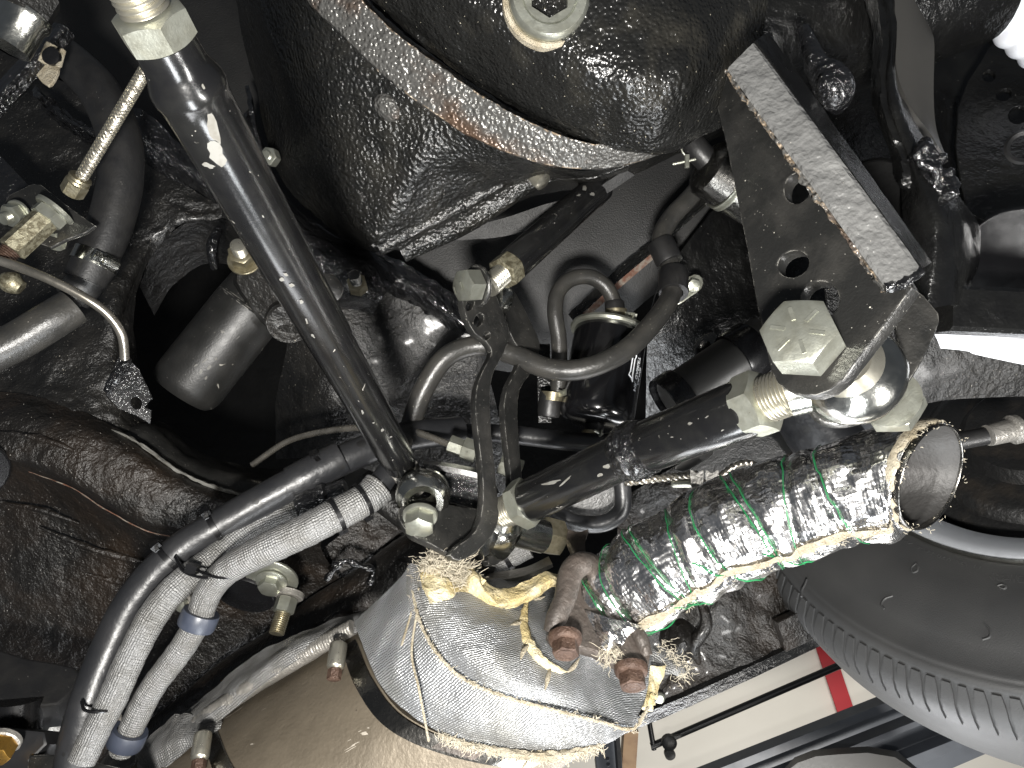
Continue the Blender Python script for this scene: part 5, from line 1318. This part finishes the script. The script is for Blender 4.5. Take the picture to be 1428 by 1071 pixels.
# frayed lower edge
edge = [(614, 1024, .440), (660, 1040, .436), (720, 1052, .434), (780, 1054, .435), (836, 1040, .437)]
b = B(); tube(b, edge, [.0006, .0018, .0026, .0030, .001], 12, 24, fn=lambda s, a: 1 + .5 * mnoise.noise(Vector((s * 200, a * 2, 0)))); part(t, 'frayed_edge', b, 'fibre')
fuzz(t, 'frayed_threads', edge, 700, .007, seed=4, dirn=D(.2, .8, -.2))
# loose long threads
for pts in ([(582, 850, .468), (574, 910, .452), (584, 960, .440), (598, 1034, .432)], [(735, 1062, .43), (728, 1072, .43), (720, 1085, .43)], [(560, 900, .462), (572, 860, .474), (584, 820, .482)]):
    b = B(); tube(b, pts, .0008, 8, 10); part(t, 'loose_thread', b, 'fibre')
# torn wadding at the top: yellow roll, frayed tuft, folded flap
b = B()
sheet(b, [[(640, 796, 0.517), (655, 790, 0.502), (672, 808, 0.497), (695, 822, 0.497), (730, 812, 0.502), (760, 797, 0.507), (782, 800, 0.512)],
          [(648, 808, 0.497), (664, 812, 0.487), (684, 834, 0.482), (704, 842, 0.482), (738, 828, 0.488), (766, 810, 0.494), (786, 812, 0.502)],
          [(640, 828, 0.502), (660, 838, 0.492), (682, 848, 0.488), (706, 850, 0.488), (738, 838, 0.492), (768, 820, 0.498), (788, 824, 0.507)]], 12, 8, .003, 60, .004)
part(t, 'yellow_wadding', b, 'yellow', 70)
b = B()
sheet(b, [[(585, 800, 0.497), (605, 790, 0.497), (630, 800, 0.502), (655, 815, 0.502)], [(590, 820, 0.479), (620, 822, 0.482), (650, 835, 0.485), (690, 845, 0.487)], [(600, 840, 0.472), (630, 845, 0.476), (665, 852, 0.479), (700, 852, 0.485)]], 10, 8, .004, 60, .003)
part(t, 'wadding_patch', b, 'yellow', 70)
b = B(); sheet(b, [[(566, 796, .500), (572, 786, .50), (584, 790, .50)], [(568, 830, .482), (580, 824, .480), (596, 835, .482)], [(576, 862, .468), (592, 852, .468), (604, 846, .476)]], 8, 8, .001, 80, .0015); part(t, 'folded_flap', b, 'wrap', 70)
b = B(); tube(b, [(584, 806, .508), (600, 794, .503), (622, 796, .503), (642, 810, .507)], [.004, .009, .009, .004], 24, 12, fn=lambda s, a: 1 + .5 * mnoise.noise(Vector((s * 90, math.cos(a) * 2, math.sin(a) * 2)))); part(t, 'wadding_tuft', b, 'fibre', 70)
fuzz(t, 'frayed_tuft', [(590, 800, .505), (605, 786, .50), (622, 790, .50), (640, 806, .505)], 900, .020, seed=6, dirn=D(.8, .35, -.25), r=.00020, spread=5)
# metal rim edge behind the wadding
b = B(); sheet(b, [[(680, 800, .56), (705, 796, .555), (735, 790, .555), (765, 776, .56)], [(676, 808, .545), (705, 808, .54), (738, 800, .54), (770, 786, .545)]], 10, 4, thick=.003); part(t, 'inner_rim', b, 'galv')
# torn slits round the flange hole, showing yellow lining
hole = [(735, 838, .501), (730, 865, .482), (735, 892, .462), (752, 918, .450), (776, 934, .450), (800, 942, .456)]
b = B(); tube(b, hole, [.0012, .0032, .0036, .0034, .0026, .001], 10, 12, fn=lambda s, a: 1 + .3 * mnoise.noise(Vector((s * 220, a, 5)))); part(t, 'torn_lining', b, 'yellow')
for pts in ([(712, 872, .470), (722, 870, .474), (731, 866, .479)], [(738, 898, .456), (730, 908, .448), (726, 920, .442)], [(768, 930, .448), (764, 946, .440), (760, 962, .434)], [(790, 938, .452), (800, 930, .458), (808, 918, .464)], [(728, 846, .508), (745, 838, .512), (760, 832, .516)]):
    b = B(); tube(b, pts, [.0006, .0016, .0004], 8, 8); part(t, 'tear', b, 'fibre')
# frayed corner at the right with yellow lining
b = B(); sheet(b, [[(903, 892, .53), (925, 902, .53), (945, 915, .53), (956, 930, .53)], [(902, 915, .515), (922, 922, .515), (942, 928, .515), (958, 938, .52)], [(903, 935, .51), (918, 940, .51), (935, 940, .51), (948, 944, .515)]], 8, 6, .003, 90, .0015); part(t, 'corner_flap', b, 'wrap', 70)
b = B(); sheet(b, [[(904, 928, .50), (918, 930, .505), (930, 928, .51)], [(905, 955, .49), (914, 958, .495), (920, 955, .50)], [(898, 985, .475), (906, 988, .478), (912, 980, .48)]], 8, 6, .003, 90, .003); part(t, 'corner_lining', b, 'yellow', 70)
fuzz(t, 'corner_threads', [(920, 900, .52), (945, 918, .52), (956, 934, .52), (940, 944, .515)], 160, .007, seed=8, dirn=D(.7, .3, -.2), r=.00017, spread=3)

# ================================================================== exhaust flange with two rusty bolts
t = thing('exhaust_flange', 'brown cast exhaust flange with two rusty bolts joining pipe and muffler', 'flange', (830, 890, .50))
b = B()
plate(b, [(806, 794), (826, 788), (842, 798), (850, 830), (868, 866), (898, 886), (908, 908), (905, 932), (892, 940), (868, 930), (830, 910), (795, 900), (772, 896), (764, 884), (772, 860), (788, 832), (796, 805)], [(800, 800, .490), (905, 912, .456), (766, 886, .454)], .010, (), .002)
part(t, 'flange_plate', b, 'castflange')
b = B(); tube(b, [(838, 790, .50), (812, 786, .486), (796, 800, .479), (788, 835, .466), (776, 862, .459), (770, 882, .457)], [.006, .0085, .0085, .0075, .007, .006], 18, 10); part(t, 'flange_lip', b, 'castflange')
b = B(); tube(b, [(872, 868, .472), (892, 888, .462), (902, 915, .456)], [.003, .005, .004], 16, 8); part(t, 'flange_lip', b, 'castflange')
for x, y in ((788, 890), (880, 934)):
    ax = D(-.02, .62, -.78); o_ = P(x, y, .448)
    b = B(); lathe(b, o_, ax, [(.0108, -.002), (.0110, .001), (.0102, .003), (.0090, .004), (0, .004)], 36); hexnut(b, o_ + ax * .0035, ax, .0152, .0085, .3, both=False); bt = part(t, 'flange_bolt', b, 'rust')
    b = B(); ringlathe(b, o_ + ax * .0118, ax, [(.0058, 0), (.0064, .0005), (.0052, .0005), (.0048, 0)], seg=30); part(bt, 'head_rim', b, 'rust')
# twisted hanger strip above the flange
b = B(); sheet(b, [[(792, 738, .555), (806, 742, .55), (820, 738, .55)], [(790, 758, .545), (802, 764, .535), (816, 758, .54)], [(796, 775, .535), (806, 782, .525), (818, 776, .535)], [(800, 798, .525), (810, 802, .515), (822, 798, .525)]], 8, 8, thick=.004); part(t, 'hanger_strip', b, 'castflange')
# sleeved stub seen between bracket and wadding
b = B(); tube(b, [(668, 792, .58), (700, 775, .575), (735, 758, .575)], .0125, 26, 20, fn=sleeve_fn(.02, .03, 9)); o = single('sleeved_stub', b, 'wrap', 'short piece of silver sleeved hose behind the wadding below the bracket', 'hose', smooth=60)
b = B(); ringlathe(b, (702, 774, .575), D(.8, -.42, 0), [(.0125, 0), (.0138, 0), (.0138, .004), (.0125, .004)], seg=36); part(o, 'zip_tie', b, 'tie')

# ================================================================== foil wrapped tailpipe
t = thing('foil_wrapped_tailpipe', 'tailpipe wrapped in crumpled silver foil tied with green wire', 'exhaust pipe', (1050, 730, .46))
PP = [(812, 880, .505), (850, 842, .500), (900, 806, .492), (960, 770, .482), (1030, 735, .470), (1110, 706, .455), (1190, 686, .440), (1245, 676, .430), (1278, 670, .4245)]
wires = [.06, .10, .20, .31, .38, .50, .60, .71, .82]
PL = sum((P(*PP[i + 1]) - P(*PP[i])).length for i in range(len(PP) - 1))
def foil_fn(s, a):
    u = s / PL
    n = .12 * mnoise.noise(Vector((s * 34, math.cos(a) * 1.1, math.sin(a) * 1.1)))
    n += .05 * mnoise.noise(Vector((s * 90, math.cos(a) * 2.6 + 4, math.sin(a) * 2.6)))
    n += .018 * mnoise.ridged_multi_fractal(Vector((s * 60, math.cos(a) * 2 + 9, math.sin(a) * 2)), 1, 2, 3, 1, 2) - .018
    pin = 0
    for k, wv in enumerate(wires):
        uu = wv + .028 * math.sin(a + k * 2.3)
        pin += math.exp(-((u - uu) / .012) ** 2)
    return 1 + n - .06 * min(pin, 1.2) + .03 * math.sin(u * 3.14)
b = B(); fp, ffr, fss = tube(b, PP, [.031, .0325, .033, .0335, .0335, .0335, .0338, .0342, .0345], 120, 26, caps=False, fn=foil_fn)
ea = D(.50, .20, -.84)
e0 = P(1299, 666, .4155)
nr = len(fp); last = nr - 1; ns = 120; k0 = nr - 46
tan = ffr[last][0]; xm = ffr[last][1] - ea * ffr[last][1].dot(ea); xm.normalize(); ym = ea.cross(xm)
if ym.dot(ffr[last][2]) < 0: ym = -ym
for i in range(k0, nr):
    f_ = (i - k0) / (last - k0); f_ = f_ * f_ * (3 - 2 * f_)
    ctr = e0 - ea * .003 - tan * (fss[last] - fss[i])
    for j in range(120):
        an = 2 * math.pi * j / 120
        lump = 1 + (foil_fn(fss[i], an) - 1) * (1 - .8 * f_)
        b.v[i * ns + j] = b.v[i * ns + j].lerp(ctr + (xm * math.cos(an) + ym * math.sin(an)) * (.0345 * lump), f_)
FV = [q_.copy() for q_ in b.v]
part(t, 'foil_wrap', b, 'foil', 80)
def on_pipe(u, a, lift=.0006):
    if u > .80:
        i = min(range(len(fss)), key=lambda k: abs(fss[k] - u * fss[-1])); j = int(round(a / (2 * math.pi) * 120)) % 120
        p = FV[i * 120 + j]; return p + (p - fp[i]).normalized() * lift
    s = u * fss[-1]; i = min(range(len(fss)), key=lambda k: abs(fss[k] - s)); i = min(max(i, 0), len(fp) - 1)
    i2 = min(i + 1, len(fp) - 1); 
    c = fp[i]; tt, n_, cc = ffr[i]
    r = .0335 * foil_fn(s, a) + lift
    if u < .12: r = (.031 + .0025 * u / .12) * foil_fn(s, a) + lift
    c = c + tt * (s - fss[i])
    return c + n_ * (math.cos(a) * r) + cc * (math.sin(a) * r)
for k, wv in enumerate(wires):
    for rep in range(2 if k % 3 == 0 else 1):
        rnd = random.Random(k * 7 + rep); ph_ = rnd.uniform(-.01, .01); slope = rnd.uniform(-.012, .012)
        b = B(); tube(b, [on_pipe(min(max(wv + .028 * math.sin(a + k * 2.3) + ph_ + slope * a * .4 + .003 * mnoise.noise(Vector((a * 3, k, rep))), .002), .99), a, .0008) for a in [-math.pi + 2 * math.pi * j / 60 for j in range(61)]], .00034, 6, 1)
        part(t, 'green_wire', b, 'green')
# long criss-cross runs of wire below
for u0, u1, a0_, a1_ in ((.03, .16, 1.0, 2.3), (.16, .33, .2, 2.2), (.30, .44, .4, 2.2), (.42, .62, -.2, 2.0), (.60, .78, .2, 2.1)):
    sg_ = 1 if pix(on_pipe(.5, .8))[1] > pix(on_pipe(.5, 0))[1] else -1
    b = B(); tube(b, [on_pipe(u0 + (u1 - u0) * j / 30 + .004 * math.sin(j * .9), sg_ * (a0_ + (a1_ - a0_) * j / 30), .0010) for j in range(31)], .0005, 6, 1); part(t, 'green_wire', b, 'green')
# beige overlap edge of the wrap running along the lower side
sg_ = 1 if pix(on_pipe(.5, .8))[1] > pix(on_pipe(.5, 0))[1] else -1
rows_ = []
for da in (-.09, -.03, .03, .09):
    rows_.append([on_pipe(.02 + .95 * j / 40, sg_ * (.40 + .07 * math.sin(j * .55) + da * (1 + .5 * mnoise.noise(Vector((j * .5, 2, 0))))), .0008 + (.0010 if abs(da) < .1 else 0)) for j in range(41)])
b = B(); sheet(b, rows_, 4, 4, .0012, 120); part(t, 'overlap_edge', b, 'fibre', 70)
fuzz(t, 'overlap_fuzz', rows_[1][::4], 320, .0030, seed=11, spread=2)
fuzz(t, 'overlap_fuzz', rows_[2][::4], 320, .0030, seed=12, spread=2)
# steel pipe inside, open end
M['pipein'] = mat('pipe_inside_shaded', (.034, .033, .032), .55, .2, (.030, .028, .027), 30, .4, .7, [('noise', 300, .0005)])  # base darkened to hold the shadow inside the bore
b = B(); v = []; f = []; rings_ = [last] + [last - 3 * k for k in range(1, 34)]
for m_i, i in enumerate(rings_):
    c_ = sum((FV[i * 120 + j] for j in range(120)), Vector()) / 120
    if m_i == 0: c_ = e0
    for j in range(0, 120, 2):
        an = 2 * math.pi * j / 120
        if m_i == 0: v.append(e0 + (xm * math.cos(an) + ym * math.sin(an)) * .0322)
        else: v.append(c_ + (FV[i * 120 + j] - c_) * (.92 - .02 * min(m_i, 3)))
for k in range(len(rings_) - 1):
    for j in range(60): f.append((k * 60 + j, k * 60 + (j + 1) % 60, (k + 1) * 60 + (j + 1) % 60, (k + 1) * 60 + j))
b.add(v, f)
pin_ = part(t, 'steel_pipe', b, 'pipein', 80)
b = B(); ringlathe(b, e0, ea, [(.0334, -.003), (.0334, 0), (.0330, .0006), (.0322, .0006), (.0318, 0), (.0318, -.003)], seg=80); part(pin_, 'cut_edge', b, 'band')
# ragged fibre collar round the mouth
v = []; f = []; nseg = 90
a_, x_, y_ = basis(ea)
for j in range(nseg):
    an = 2 * math.pi * j / nseg; jag = .004 * mnoise.noise(Vector((math.cos(an) * 5, math.sin(an) * 5, 2))) + .0012 * mnoise.noise(Vector((math.cos(an) * 19, math.sin(an) * 19, 7)))
    d = x_ * math.cos(an) + y_ * math.sin(an)
    for r, h in ((.0342, -.010), (.0350, -.007 + jag), (.0353, -.0045 + jag), (.0346, -.0032 + jag), (.0336, -.003 + jag), (.0334, -.008)):
        v.append(e0 + d * (r + .0006 * mnoise.noise(Vector((an * 8, r * 900, 1)))) + a_ * h)
for j in range(nseg):
    k = (j + 1) % nseg
    for i in range(5): f.append((j * 6 + i, k * 6 + i, k * 6 + i + 1, j * 6 + i + 1))
b = B(); b.add(v, f); part(t, 'fibre_collar', b, 'fibre', 70)
fuzz(t, 'collar_fuzz', [e0 + (x_ * math.cos(q_) + y_ * math.sin(q_)) * .0338 for q_ in [2 * math.pi * i / 24 for i in range(25)]], 110, .0025, seed=13, spread=1.5)
# frayed left end of the wrap over the flange
fuzz(t, 'wrap_end_fuzz', [(840, 905, .452), (850, 914, .451), (864, 902, .452)], 120, .010, seed=14, dirn=D(-.2, .8, -.2), spread=2)
b = B(); sheet(b, [[(815, 850, .470), (850, 862, .458), (895, 872, .460)], [(832, 886, .456), (852, 884, .450), (876, 888, .455)], [(846, 914, .453), (853, 915, .452), (860, 912, .453)]], 8, 8, .0015, 100, .001); part(t, 'foil_tail', b, 'foil', 70)
